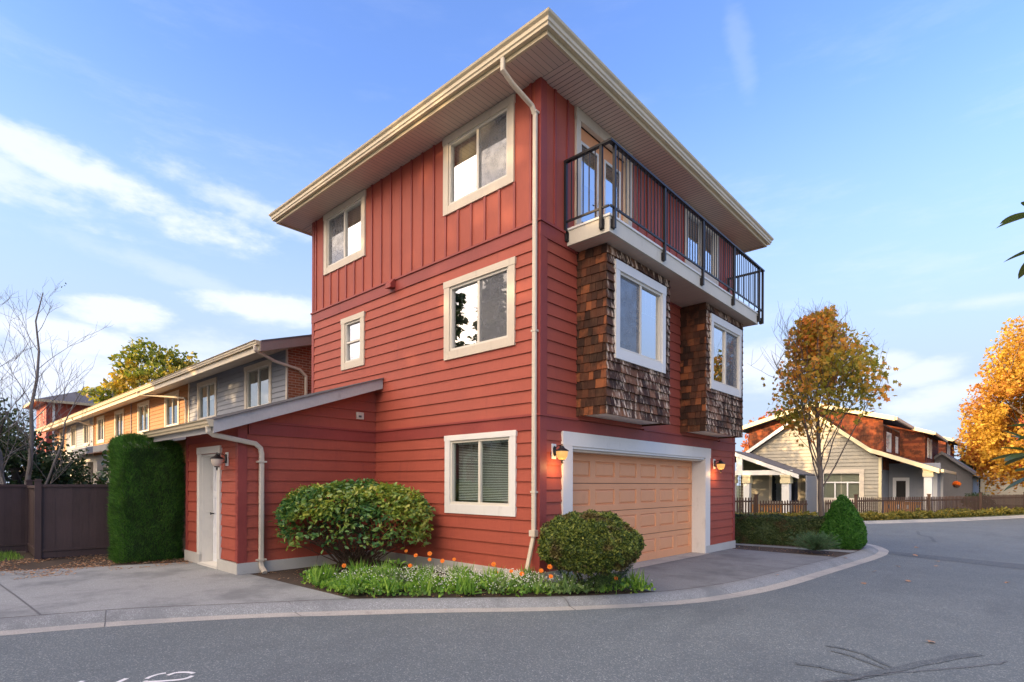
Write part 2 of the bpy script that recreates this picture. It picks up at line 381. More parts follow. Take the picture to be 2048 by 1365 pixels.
def leaf_mat(name, stops, trans=.35, rough=.5, patch=None, spec=.35):
    m, t, b, o = newmat(name); g = N(t, 'ShaderNodeNewGeometry').outputs['Random Per Island']; P = gpos(t)
    c = ramp(t, g, stops)
    if patch:
        n1 = noise(t, P, patch[0], 3, .5, (1, 1, 1), patch[4] if len(patch) > 4 else (0, 0, 0))
        c = mixc(t, maprange(t, n1.outputs[0], patch[1], patch[2], 0, .85), c, ramp(t, g, patch[3]))
    t.links.new(c, b.inputs['Base Color']); b.inputs['Roughness'].default_value = rough; b.inputs['Specular IOR Level'].default_value = spec
    tl = N(t, 'ShaderNodeBsdfTranslucent'); t.links.new(mixc(t, 1.0, c, (1.5, 1.5, .9), 'MULTIPLY'), tl.inputs[0])
    ms = N(t, 'ShaderNodeMixShader'); ms.inputs[0].default_value = trans
    t.links.new(b.outputs[0], ms.inputs[1]); t.links.new(tl.outputs[0], ms.inputs[2]); t.links.new(ms.outputs[0], o.inputs[0]); return m
G3 = lambda a, b, c: [(0, a), (.5, b), (1, c)]
M['lf_hydr'] = leaf_mat('broad_leaf', [(0, (.045, .13, .045)), (.45, (.085, .20, .055)), (.8, (.15, .28, .06)), (1, (.30, .36, .07))], .25, .4, (1.0, .50, .60, G3((.15, .27, .05), (.27, .36, .06), (.46, .44, .07)), (6, 3, 2)), .5)
M['lf_hedge'] = leaf_mat('cedar_hedge_leaf', G3((.022, .075, .012), (.055, .165, .022), (.12, .27, .04)), .25, .6, (3.2, .50, .62, G3((.014, .045, .010), (.036, .10, .016), (.07, .15, .025))))
M['lf_ball'] = leaf_mat('ball_shrub_leaf', [(0, (.022, .042, .012)), (.4, (.07, .115, .024)), (.75, (.15, .20, .036)), (1, (.28, .30, .06))], .25, .6, (2.4, .50, .62, G3((.045, .028, .014), (.12, .075, .030), (.17, .15, .05))))
M['lf_box'] = leaf_mat('boxwood_leaf', G3((.016, .036, .012), (.035, .065, .018), (.075, .10, .03)), .2, .6, (3, .5, .66, G3((.05, .03, .018), (.08, .05, .02), (.07, .07, .03))))
M['lf_cone'] = leaf_mat('cone_spruce_leaf', G3((0.0195, 0.0845, 0.013), (0.039, 0.143, 0.0208), (0.0715, 0.208, 0.0286)), .3, .6)
M['lf_juniper'] = leaf_mat('juniper_leaf', G3((.03, .08, .045), (.065, .15, .075), (.12, .22, .10)), .2, .6)
M['lf_maple'] = leaf_mat('autumn_maple_leaf', [(0, (.24, .20, .04)), (.35, (.46, .30, .05)), (.7, (.66, .32, .06)), (1, (.70, .24, .06))], .45, .5, (.7, .47, .60, G3((.20, .22, .04), (.32, .33, .05), (.50, .36, .05))))
M['lf_gold'] = leaf_mat('golden_maple_leaf', [(0, (.36, .20, .03)), (.5, (.52, .32, .04)), (1, (.62, .42, .06))], .4, .6, (.35, .46, .60, G3((.34, .11, .03), (.46, .19, .04), (.52, .27, .05))))
M['lf_redmaple'] = leaf_mat('red_maple_leaf', G3((.25, .05, .02), (.42, .10, .03), (.5, .2, .04)), .4, .5)
M['lf_yg'] = leaf_mat('yellow_green_leaf', [(0, (.07, .11, .02)), (.5, (.16, .20, .03)), (1, (.34, .29, .04))], .4, .5, (.3, .5, .62, G3((.26, .19, .03), (.42, .30, .04), (.48, .27, .04))))
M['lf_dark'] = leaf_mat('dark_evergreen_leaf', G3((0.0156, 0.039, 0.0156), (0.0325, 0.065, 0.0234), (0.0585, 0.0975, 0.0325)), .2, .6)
M['lf_olive'] = leaf_mat('olive_shrub_leaf', G3((.03, .06, .02), (.06, .09, .03), (.12, .14, .05)), .3, .5)
M['lf_laurel'] = leaf_mat('glossy_laurel_leaf', G3((.03, .07, .025), (.06, .11, .04), (.15, .20, .10)), .2, .25, None, .8)
M['lf_rhodo'] = leaf_mat('rhododendron_leaf', G3((.05, .08, .015), (.08, .11, .02), (.11, .12, .03)), .25, .4, None, .5)
M['lf_ground'] = leaf_mat('flower_bed_leaf', [(0, (0.085, 0.204, 0.034)), (.5, (0.17, 0.34, 0.051)), (1, (0.34, 0.51, 0.085))], .35, .5, (1.7, .5, .62, G3((0.102, 0.17, 0.068), (0.17, 0.272, 0.102), (0.272, 0.374, 0.136))))
M['lf_strip'] = leaf_mat('verge_leaf', G3((0.096, 0.108, 0.024), (0.18, 0.168, 0.03), (0.288, 0.216, 0.036)), .3, .6)
M['fl_white'] = leaf_mat('white_petal', G3((.62, .65, .66), (.72, .74, .74), (.80, .80, .78)), .3, .6)
M['fl_orange'] = leaf_mat('orange_petal', G3((.75, .14, .015), (.85, .22, .02), (.85, .32, .03)), .3, .6)
M['lf_fallen'] = leaf_mat('fallen_leaf', G3((.30, .13, .05), (.42, .22, .12), (.5, .35, .22)), .2, .7)
M['bark'] = paint('grey_bark', (.13, .11, .10), .9, .3, .9, (.07, .06, .055), (1, 1, .3))
M['bark_birch'] = paint('birch_bark', (.25, .22, .19), .85, .35, .8, (.07, .055, .05), (.4, .4, 3))
M['twig'] = paint('brown_twig', (.10, .065, .045), .9, .3, .5)

# ------------------------------------------------------------------ foliage
LEAF4 = np.array([(0, 0, 0), (.45, .34, .07), (1, 0, -.03), (.45, -.34, .07)], float)
BLADE = np.array([(0, -.06, 0), (0, .06, 0), (1, 0, .0)], float)
def leaves(name, P, size, m, parent=None, out=None, outw=.6, templ='leaf', up=0.0, seed=0, dirs=None, dirw=0.0):
    """many small separate leaves; out = preferred facing, dirs = preferred growing direction"""
    r = np.random.default_rng(seed+11); P = np.asarray(P, float); n = len(P)
    nn = r.normal(size=(n, 3)); nn /= np.linalg.norm(nn, axis=1)[:, None]
    if out is not None: nn = nn*(1-outw)+out*outw
    nn[:, 2] += up; nn /= np.linalg.norm(nn, axis=1)[:, None]+1e-9
    a = r.normal(size=(n, 3))
    if dirs is not None: a = a/np.linalg.norm(a, axis=1)[:, None]*(1-dirw)+dirs*dirw
    if dirs is not None and dirw > .5:
        a /= np.linalg.norm(a, axis=1)[:, None]; nn -= a*(a*nn).sum(1)[:, None]; nn /= np.linalg.norm(nn, axis=1)[:, None]+1e-9
    else:
        a -= nn*(a*nn).sum(1)[:, None]; a /= np.linalg.norm(a, axis=1)[:, None]+1e-9
    b = np.cross(nn, a); sz = (np.asarray(size) if hasattr(size, '__len__') else size*r.uniform(.65, 1.35, n))
    if templ == 'leaf': T = LEAF4; F = np.array([(0, 1, 2), (0, 2, 3)])
    elif templ == 'oval':
        T = np.array([(0, 0, 0), (.18, .16, .03), (.5, .25, .05), (.82, .15, .02), (1, 0, -.04), (.82, -.15, .02), (.5, -.25, .05), (.18, -.16, .03)], float); F = np.array([(0, 1, 2, 3, 4), (0, 4, 5, 6, 7)])
    elif templ == 'lobed':
        T = np.array([(0, 0, 0), (.15, .42, .02), (.42, .22, .05), (.62, .45, .0), (.72, .14, .03), (1, 0, -.05), (.72, -.14, .03), (.62, -.45, 0), (.42, -.22, .05), (.15, -.42, .02)], float)
        F = np.array([(0, 1, 2, 3, 4, 5), (0, 5, 6, 7, 8, 9)])
    else: T = BLADE; F = np.array([(0, 1, 2)])
    V = P[:, None, :]+sz[:, None, None]*(T[None, :, 0:1]*a[:, None, :]+T[None, :, 1:2]*b[:, None, :]+T[None, :, 2:3]*nn[:, None, :])
    k = len(T); FF = (F[None]+(np.arange(n)*k)[:, None, None]).reshape(-1, F.shape[1])
    return np_mesh(name, V.reshape(-1, 3), FF, m, parent)
def lump(P, s=1.0, seed=0):
    """cheap smooth 3d noise in about -1..1"""
    r = np.random.default_rng(seed+3); o = np.zeros(len(P))
    for i in range(6):
        k = r.normal(size=3)*s*(1+.5*i); ph = r.uniform(0, 6.28); o += np.sin(P@k+ph)/(1+.4*i)
    return o/2.6
def tree_branches(base, h, levels, seed, spread=.5, r0=.07, trunk_frac=.25, limbs=14, lean=(0, 0), up=.55, len0=.55, sub=4, wob=.10, tips=None):
    """returns branch tubes (points, radii) and twig points"""
    r = random.Random(seed); segs = []; tw = []
    base = Vector(base); top = base+Vector((lean[0], lean[1], h)); n = 9; tp = []
    for i in range(n+1):
        f = i/n; tp.append(base.lerp(top, f)+Vector((r.uniform(-1, 1), r.uniform(-1, 1), 0))*wob*f*(1-.3*f))
    segs.append((tp, [r0*(1-.9*i/n)+.004 for i in range(n+1)]))
    def at(f): x = f*n; i = min(int(x), n-1); return tp[i].lerp(tp[i+1], x-i)
    def grow(p, d, L, rad, lv):
        pts = [p]; rr = [rad]; k = 5; q = p; dd = d.normalized()
        for i in range(k):
            dd = (dd+Vector((r.uniform(-1, 1), r.uniform(-1, 1), r.uniform(-.5, 1)))*.16+Vector((0, 0, .05*up))).normalized()
            q = q+dd*L/k; pts.append(q); rr.append(rad*(1-.8*(i+1)/k)+.0015)
            if lv >= levels-1 or i > 1: tw.append((q.copy(), dd.copy(), lv))
        segs.append((pts, rr))
        if lv < levels:
            for j in range(sub):
                f = r.uniform(.3, 1); x = f*k; i = min(int(x), k-1); s = pts[i].lerp(pts[i+1], x-i)
                side = Vector((r.uniform(-1, 1), r.uniform(-1, 1), r.uniform(-.3, .8))).normalized()
                grow(s, dd*.7+side*.75, L*r.uniform(.38, .62), rad*.45, lv+1)
    for i in range(limbs):
        f = trunk_frac+(1-trunk_frac)*(i+.5)/limbs*.93; a = i*2.4+r.uniform(-.4, .4)
        d = Vector((math.cos(a)*spread, math.sin(a)*spread, up*(.8+f*.6))).normalized()
        grow(at(f), d, h*len0*(1-.72*(f-trunk_frac)/(1-trunk_frac))*r.uniform(.8, 1.15), r0*(1-.75*f)*(.55 if r0 > .095 else .30), 1)
    return segs, tw
def segs_mb(segs, minr=0.0, nsides=6):
    mb = MB()
    for pts, rr in segs:
        if rr[0] >= minr: mb.tube(pts, rr, nsides if rr[0] > .02 else 4, cap=False)
    return mb
def tw_leaves(tw, per, jit, seed, keep=None):
    r = np.random.default_rng(seed); P = np.array([tuple(t[0]) for t in tw]); P = np.repeat(P, per, 0)
    P = P+r.normal(size=P.shape)*jit
    if keep is not None: P = P[keep(P)]
    return P

# ------------------------------------------------------------------ siding helpers
def clip(poly, a, b, c):
    """keep a*u+b*z<=c"""
    o = []; n = len(poly)
    for i in range(n):
        p, q = poly[i], poly[(i+1) % n]; dp = a*p[0]+b*p[1]-c; dq = a*q[0]+b*q[1]-c
        if dp <= 0: o.append(p)
        if (dp < 0 < dq) or (dq < 0 < dp): f = dp/(dp-dq); o.append((p[0]+(q[0]-p[0])*f, p[1]+(q[1]-p[1])*f))
    return o
def rects(u0, u1, z0, z1, holes):
    zs = sorted({z0, z1, *[z for h in holes for z in h[2:4] if z0 < z < z1]})
    for a, b in zip(zs, zs[1:]):
        m = (a+b)/2; cuts = sorted([(h[0], h[1]) for h in holes if h[2] < m < h[3]]); x = u0
        for c0, c1 in cuts:
            if c0 >= u1: break
            if c0 > x: yield (x, min(c0, u1), a, b)
            x = max(x, c1)
        if x < u1: yield (x, u1, a, b)
def lap(mb, F, u0, u1, z0, z1, ex, holes=(), planes=(), lip=.026, joints=True, seed=1):
    r = random.Random(seed); z = z0
    while z < z1-1e-4:
        zt = min(z+ex, z1); hz = ex
        nn = lambda zz: lip-(lip-.004)*(zz-z)/hz
        xs = [u0, u1]
        if joints and u1-u0 > 2.5:
            j = u0+r.uniform(.4, 1)*(u1-u0)
            if u0+.3 < j < u1-.3: xs = [u0, j, u1]
        for a, b in zip(xs, xs[1:]):
            for (p, q, s, t) in rects(a+(.0015 if a > u0 else 0), b-(.0015 if b < u1 else 0), z, zt, holes):
                poly = [(p, s), (q, s), (q, t), (p, t)]
                for pl in planes: poly = clip(poly, *pl) if poly else poly
                if len(poly) < 3: continue
                mb.poly([F.p(u, nn(zz), zz) for u, zz in poly])
                bot = [u for u, zz in poly if abs(zz-z) < 1e-5]
                if len(bot) >= 2 and abs(s-z) < 1e-5:
                    mb.poly([F.p(min(bot), lip, z), F.p(max(bot), lip, z), F.p(max(bot), -.004, z+.002), F.p(min(bot), -.004, z+.002)])
        z = zt
def shakes(mb, F, u0, u1, z0, z1, ex, holes=(), seed=1, w=(.09, .19), lip=.024, planes=()):
    r = random.Random(seed); k = 0; z = z0
    while z < z1-.02:
        zt = min(z+ex, z1); u = u0-r.uniform(0, .1)
        while u < u1:
            ww = r.uniform(*w); a, b = max(u, u0), min(u+ww-.005, u1); u += ww
            if b-a < .015: continue
            dz = r.uniform(-.006, .006); l = lip*r.uniform(.75, 1.1); z_ = z+dz if z > z0 else z
            for (p, q, s, t) in rects(a, b, z_, zt+.004, holes):
                if planes:
                    pp = [(p, s), (q, s), (q, t), (p, t)]
                    for pl in planes: pp = clip(pp, *pl) if pp else pp
                    if len(pp) >= 3: mb.poly([F.p(x, l*.7, y) for x, y in pp])
                    continue
                full = abs(s-z_) < 1e-5
                n0 = l if full else l-(l-.006)*(s-z_)/ex; n1 = l-(l-.006)*(t-z_)/ex
                mb.add([F.p(p, n0, s), F.p(q, n0, s), F.p(q, n1, t), F.p(p, n1, t), F.p(p, -.002, s), F.p(q, -.002, s), F.p(q, -.002, t), F.p(p, -.002, t)],
                       [(0, 1, 2, 3), (0, 4, 5, 1), (0, 3, 7, 4), (1, 5, 6, 2)])
        z = zt
def window(parent, F, u0, u1, z0, z1, trim=.13, sill=.15, head=.13, style='slide', tm='cream', sash=.045, screen=1, blind=None, grille=True, dim=False, n0=.0, grille_m='greyline', label=None, mull=.5, simple=False):
    """outer trim rectangle u0..u1, z0..z1; returns the hole in the wall"""
    a, b, c, d = u0+trim, u1-trim, z0+sill, z1-head
    mb = MB(); T = n0+.045
    mb.box(F, u0, a, n0, T, z0, z1-head); mb.box(F, b, u1, n0, T, z0, z1-head)
    mb.box(F, u0-.012, u1+.012, n0, T+.006, d, z1); mb.box(F, a, b, n0, T-.003, z0, c)
    w = mb.build('window', M[tm], parent)
    if label: w['label'] = label
    g = .045; fr = MB(); R = n0-.03
    fr.box(F, a, a+g, R-.03, R+.05, c, d); fr.box(F, b-g, b, R-.03, R+.05, c, d)
    fr.box(F, a+g, b-g, R-.03, R+.048, c, c+g); fr.box(F, a+g, b-g, R-.03, R+.048, d-g, d)
    if style in ('slide', 'fixed'):
        mid = a+(b-a)*mull
        if style == 'slide': fr.box(F, mid-.028, mid+.028, R-.02, R+.038, c+g, d-g)
        panes = [(a+g, mid-.028, c+g, d-g), (mid+.028, b-g, c+g, d-g)]
    else:
        mid = (c+d)/2; fr.box(F, a+g, b-g, R-.02, R+.038, mid-.02, mid+.02)
        panes = [(a+g, b-g, mid+.02, d-g), (a+g, b-g, c+g, mid-.02)]
    fr.build('frame', M['vinyl'], w, bevel=0)
    for i, (p, q, s, t) in enumerate(panes):
        x = MB(); x.poly([F.p(p, R+.0, s), F.p(q, R+.0, s), F.p(q, R+.0, t), F.p(p, R+.0, t)])
        x.build('pane', M['glass_dim' if dim else 'glass'], w)
        if grille and style != 'hung':
            gr = MB(); L = q-p; H = t-s; zt = t-H*.36
            for f in (1/3, 2/3): gr.box(F, p+L*f-.004, p+L*f+.004, R-.012, R-.006, zt, t)
            gr.box(F, p, q, R-.012, R-.006, zt-.004, zt+.004); gr.build('grille', M[grille_m], w)
    if screen is not None and style == 'slide':
        p, q, s, t = panes[screen]; sc = MB(); sc.poly([F.p(p, R+.022, s), F.p(q, R+.022, s), F.p(q, R+.022, t), F.p(p, R+.022, t)]); sc.build('insect_screen', M['screen'], w)
    if blind == 'slats':
        bl = MB(); z = c+.08; k = 0
        while z < d-.05:
            bl.poly([F.p(a+.06, R-.10, z), F.p(b-.06, R-.10, z), F.p(b-.06, R-.122, z+.012), F.p(a+.06, R-.122, z+.012)]); z += .030
        bl.box(F, a+.05, b-.05, R-.13, R-.09, d-.07, d-.03); bl.build('blind', M['blind'], w)
    elif blind:
        bl = MB(); zz = d-(d-c)*blind; bl.box(F, a+.05, b-.05, R-.11, R-.10, zz, d-.02); bl.build('blind', M['shade'], w)
    if simple:
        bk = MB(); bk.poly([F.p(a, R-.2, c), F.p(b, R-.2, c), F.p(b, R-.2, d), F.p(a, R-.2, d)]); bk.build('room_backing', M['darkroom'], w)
    return (a-.005, b+.005, c-.005, d+.005)
def backing(mb, F, u0, u1, z0, z1, holes, n=-.02, planes=()):
    for (p, q, s, t) in rects(u0, u1, z0, z1, holes):
        poly = [(p, s), (q, s), (q, t), (p, t)]
        for pl in planes: poly = clip(poly, *pl) if poly else poly
        if len(poly) > 2: mb.poly([F.p(u, n, z) for u, z in poly])
# ------------------------------------------------------------------ setting
def gz(y): return -.01*min(max(y, 0), 9)
def flat(name, poly, base, m, kind='structure', off=0.0):
    mb = MB()
    for lo, hi in ((-999, 0), (0, 9), (9, 999)):
        p = clip(clip(list(poly), 0, -1, -lo), 0, 1, hi)
        if len(p) > 2: mb.poly([(x, y, base+off+gz(y)) for x, y in p])
    o = mb.build(name, M[m]); o['kind'] = kind; return o
g = MB(); g.poly([(-900, -900, -.30), (900, -900, -.30), (900, 900, -.30), (-900, 900, -.30)]); g.build('ground', M['grass'])['kind'] = 'structure'
def smooth(pts, k=6):
    o = []
    P = [Vector((*p, 0)) for p in pts]; P = [P[0]*2-P[1]]+P+[P[-1]*2-P[-2]]
    for i in range(1, len(P)-2):
        for j in range(k):
            t = j/k; a, b, c, d = P[i-1:i+3]
            q = .5*((2*b)+(c-a)*t+(2*a-5*b+4*c-d)*t*t+(3*b-a-3*c+d)*t**3); o.append((q.x, q.y))
    o.append((P[-2].x, P[-2].y)); return o
lower = smooth([(-11.8, -25.5), (-6.8, -14.8), (-4.5, -9.8), (-3.55, -7.7), (-3.15, -6.85), (-2.84, -6.16), (-2.35, -5.08), (-1.62, -3.9), (-.82, -2.93), (-.02, -1.98), (1.03, -.83), (1.82, .29), (2.35, 1.44), (2.73, 3.31), (2.94, 6.2), (3.17, 9.51), (3.18, 10.89), (2.98, 11.95), (2.41, 13.14), (1.2, 14.0), (-3, 14.2), (-12, 14.2)])
inner = smooth([(-12.5, -25.5), (-7.5, -14.9), (-5.15, -9.85), (-4.15, -7.75), (-3.72, -6.85), (-3.39, -6.12), (-2.90, -4.96), (-2.28, -4.03), (-1.27, -2.57), (-.19, -1.45), (.62, -.60), (1.35, .40), (1.85, 1.55), (2.16, 3.2), (2.38, 6.0), (2.62, 9.2), (2.62, 10.8), (2.42, 11.8), (1.9, 12.6), (.9, 13.35), (-3, 13.6), (-12, 13.6)])
cb = MB(); gp = MB()
prof = [(0, 0), (.12, .004), (.28, -.006), (.42, -.035), (.52, -.075), (.58, -.090)]; prof2 = [(.58, -.090), (1.0, -.098)]
for mb, pr_ in ((cb, prof), (gp, prof2)):
    b = len(mb.v)
    for (ax, ay), (bx, by) in zip(inner, lower):
        for t, z in pr_:
            x = ax+(bx-ax)*t; y = ay+(by-ay)*t; mb.v.append((x, y, z+gz(y)))
    k = len(pr_)
    for i in range(len(inner)-1):
        for j in range(k-1): mb.f.append((b+i*k+j, b+i*k+j+1, b+(i+1)*k+j+1, b+(i+1)*k+j))
cb.build('curb', M['curbtop'], smooth=True)['kind'] = 'structure'; gp.build('gutter_pan', M['curb'], smooth=True)['kind'] = 'structure'
jt = MB()
for i, s in ((45, -.03), (61, .03), (74, .05), (86, .05), (35, 0)):
    (ax, ay), (bx, by) = inner[i], lower[i]; d = Vector((inner[i+1][0]-ax, inner[i+1][1]-ay, 0)).normalized()*.006
    for (t0, z0), (t1, z1) in zip((prof+prof2)[:-1], (prof+prof2)[1:]):
        if t0 == t1: continue
        p = [ax+(bx-ax)*t0, ay+(by-ay)*t0]; q = [ax+(bx-ax)*t1, ay+(by-ay)*t1]
        w0 = s*math.sin(t0*3); w1 = s*math.sin(t1*3)
        jt.poly([(p[0]-d.x+w0, p[1]-d.y, z0+gz(p[1])+.004), (p[0]+d.x+w0, p[1]+d.y, z0+gz(p[1])+.004), (q[0]+d.x+w1, q[1]+d.y, z1+gz(q[1])+.004), (q[0]-d.x+w1, q[1]-d.y, z1+gz(q[1])+.004)])
jt.build('curb_joints', M['rubber'])['kind'] = 'structure'
flat('road', [(-60, -60), (80, -60), (80, 120), (-60, 120)], -.10, 'asphalt')
so_ = MB()
for (ax, ay), (bx, by) in zip(inner, inner[1:]):
    if by > ay+1e-5:
        xs = [None, -13, -16, -20, -30, -60, -200]
        for k in range(6):
            p0, p1 = (ax, bx) if k == 0 else (xs[k], xs[k]); q = xs[k+1]
            so_.poly([(p0, ay, gz(ay)-.004), (p1, by, gz(by)-.004), (q, by, gz(by)-.004), (q, ay, gz(ay)-.004)])
so_.build('lot_soil', M['soil'])['kind'] = 'structure'
# driveways
flat('driveway', [(-16.0, -25.0)]+[p for p in inner if -25.2 < p[1] < -2.62]+[(-1.32, -2.62), (-4.4, -2.72), (-6.9, -2.84)], 0.0, 'drive', off=.004)
flat('garage_driveway', [(-.3, .86), (1.60, .86)]+[p for p in inner if .92 < p[1] < 8.1]+[(2.52, 8.05), (-.3, 8.0)], 0.0, 'drive2', off=.004)
flat('garage_threshold', [(-.30, .60), (.16, .60), (.16, 6.45), (-.30, 6.45)], 0.0, 'curb', off=.012)
flat('path', [(-.6, 9.05), (2.60, 9.35), (2.64, 9.95), (1.7, 9.75), (-.6, 9.5)], 0.0, 'drive', off=.006)
jo = MB()
def line(mb, pts, w, z):
    for a, b in zip(pts, pts[1:]):
        a = Vector((*a, 0)); b = Vector((*b, 0)); d = (b-a).normalized(); s = Vector((-d.y, d.x, 0))*w/2
        mb.poly([(p.x, p.y, z+gz(p.y)) for p in (a-s, b-s, b+s, a+s)])
line(jo, [(-7.6, -5.86), (-6.4, -5.88), (-5.0, -5.82), (-3.2, -5.76)], .022, .008)
line(jo, [(2.30, 4.15), (1.2, 4.0), (-.25, 3.95)], .012, .008); line(jo, [(2.42, 6.6), (1.0, 6.6), (-.2, 6.6)], .010, .008)
jo.build('driveway_joints', M['rubber'])['kind'] = 'structure'
# road repairs
rp = MB(); b = -.10+.004
rp.poly([(x, y, b-.09*(y >= 9)+(gz(y) if y < 9 else 0)) for x, y in [(3.2, 10.62), (6.0, 9.42), (9.5, 7.9+1.2), (9.5, 10.2), (6.0, 10.55), (3.12, 11.42)]]); rp.build('road_patch', M['tar'])['kind'] = 'structure'
ck = MB(); z = -.094
def blob(pts, z):
    ck.poly([(x, y, z+gz(y)) for x, y in pts])
line(ck, [(4.40, -1.48), (4.52, -1.25), (4.66, -.98), (4.74, -.75), (4.87, -.52), (4.98, -.22), (5.12, .05), (5.22, .30), (5.40, .62)], .10, -.095)
line(ck, [(4.66, -.98), (4.47, -.99), (4.30, -.97), (4.09, -1.03)], .07, -.0945); line(ck, [(4.85, -.55), (4.70, -.42), (4.53, -.22), (4.30, -.14), (4.16, -.16)], .055, -.0945); line(ck, [(4.80, -.62), (4.60, -.50), (4.45, -.38), (4.25, -.32)], .05, -.0940)
line(ck, [(2.86, 20.1), (3.1, 18.2), (3.5, 17.5), (3.8, 15.4)], .10, -.095)
ck.build('road_tar_patch', M['tar'])['kind'] = 'structure'
cr = MB(); r_ = random.Random(4); pt = Vector((4.33, -1.62)); pts = [tuple(pt)]
for i in range(26): pt = pt+Vector((.047+r_.uniform(-.03, .03), .085+r_.uniform(-.03, .03))); pts.append(tuple(pt))
line(cr, pts, .012, -.090); cr.build('road_crack', M['rubber'])['kind'] = 'structure'
# stencilled road lettering, mostly below the frame
lt = MB()
def ribbon(pts, w):
    line(lt, smooth([tuple(p) for p in pts], 5), w, -.0955)
ribbon([(.005, -5.285), (-.015, -5.215), (.03, -5.15), (.09, -5.115), (.125, -5.11)], .040); ribbon([(.185, -5.135), (.215, -5.19), (.20, -5.26), (.13, -5.37), (.06, -5.455), (.02, -5.465)], .040); ribbon([(-.03, -5.44), (-.065, -5.40), (-.085, -5.33), (-.075, -5.275)], .038)
ribbon([(-.17, -5.555), (-.08, -5.68), (.0, -5.80)], .045); ribbon([(-.375, -5.83), (-.30, -5.93), (-.2, -6.05)], .045); ribbon([(-.08, -5.70), (-.16, -5.80), (-.2, -5.9)], .04)
lt.build('road_marking', M['roadpaint'])['kind'] = 'structure'
# neighbour's lot
farc = smooth([(-30, 15.0), (-10, 15.6), (-5.5, 16.9), (-3.53, 18.64), (-1.64, 20.96), (-.06, 23.23), (.6, 24.12), (3.25, 29.31), (6.12, 36.45), (9, 44), (12, 54), (14, 70)], 4)
flat('neighbour_lot', farc+[(10, 200), (-200, 200), (-200, 15)], 0.0, 'grass', off=.0)
fc = MB(); b = 0
for (x, y) in farc:
    pass
for (ax, ay), (bx, by) in zip(farc, farc[1:]):
    d = Vector((bx-ax, by-ay, 0)).normalized(); s = Vector((d.y, -d.x, 0))
    for (o0, z0), (o1, z1) in (((-.16, .006), (.02, .006)), ((.02, .006), (.08, -.09)), ((.08, -.09), (.40, -.096))):
        fc.poly([(ax+s.x*o0, ay+s.y*o0, z0+gz(ay)), (bx+s.x*o0, by+s.y*o0, z0+gz(by)), (bx+s.x*o1, by+s.y*o1, z1+gz(by)), (ax+s.x*o1, ay+s.y*o1, z1+gz(ay))])
fc.build('far_curb', M['curb'])['kind'] = 'structure'

# ------------------------------------------------------------------ the red house
H = thing('red_house', (0, 0, 0), 'tall three-storey red townhouse with shingled bays, corner balcony and peach garage door', 'house')
LF = Frame((0, 0, 0), (1, 0, 0), (0, -1, 0)); RF = Frame((0, 0, 0), (0, 1, 0), (1, 0, 0))
X0 = -7.43; Y1 = 8.35; SOF = 8.20; EX = .2085
core = MB(); core.wbox(X0+.25, -.42, .42, Y1-.3, -.1, 8.2); core.build('inner_wall', M['room'], H)
hl = []
hl.append(window(H, LF, -2.36, -.555, 6.72, 8.19, head=.14, trim=.14, blind=.52, screen=1))
hl.append(window(H, LF, -6.82, -5.03, 6.72, 8.19, head=.14, trim=.14, blind=.50, screen=0))
hl.append(window(H, LF, -2.325, -.52, 3.975, 5.45, head=.12, trim=.15, blind=None, screen=1))
hl.append(window(H, LF, -6.00, -5.045, 4.285, 5.48, trim=.15, head=.12, style='hung', blind=None))
hl.append(window(H, LF, -2.285, -.485, 1.095, 2.545, head=.10, trim=.14, sill=.17, blind='slats', dim=True, screen=None, tm='white'))
# left wall
w = MB(); lap(w, LF, X0+.10, -.10, .20, 2.53, EX+.004, hl, seed=3); lap(w, LF, X0+.10, -.10, 2.775, 5.66, EX-.002, hl, seed=5)
lap(w, LF, X0+.02, -.02, 5.92, SOF, 5.0, hl, lip=.010, joints=False)
backing(w, LF, X0, -.0, 0, SOF, hl); w.build('side_wall', M['red'], H)
t = MB()
t.box(LF, X0, X0+.11, -.03, .028, .20, 5.66); t.box(LF, -.12, 0.028, -.03, .026, .20, 2.53); t.box(LF, -.12, 0.028, -.03, .026, 2.79, 5.66); t.box(LF, -.10, 0.024, -.03, .024, 5.93, SOF); t.box(LF, X0, X0+.09, -.03, .024, 5.93, SOF)
for z0, z1 in ((2.53, 2.75), (5.66, 5.885)):
    t.box(LF, X0-.01, .0305, -.02, .0305, z0, z1); t.box(LF, X0-.02, .05, -.02, .055, z1, z1+.035)
def battens(mb, F, us, z0, z1, blocks, w=.048, n=.030):
    for u in us:
        segs = [(z0, z1)]
        for (a, b, c, d) in blocks:
            if a-.01 < u < b+.01: segs = [s for (p, q) in segs for s in ((p, min(q, c)), (max(p, d), q)) if s[1]-s[0] > .03]
        for p, q in segs: mb.box(F, u-w/2, u+w/2, .008, n, p, q)
wb = [(-2.37, -.545, 6.72, 8.2), (-6.83, -5.02, 6.72, 8.2)]
battens(t, LF, [X0+.19+.352*i for i in range(21)], 5.92, SOF, wb)
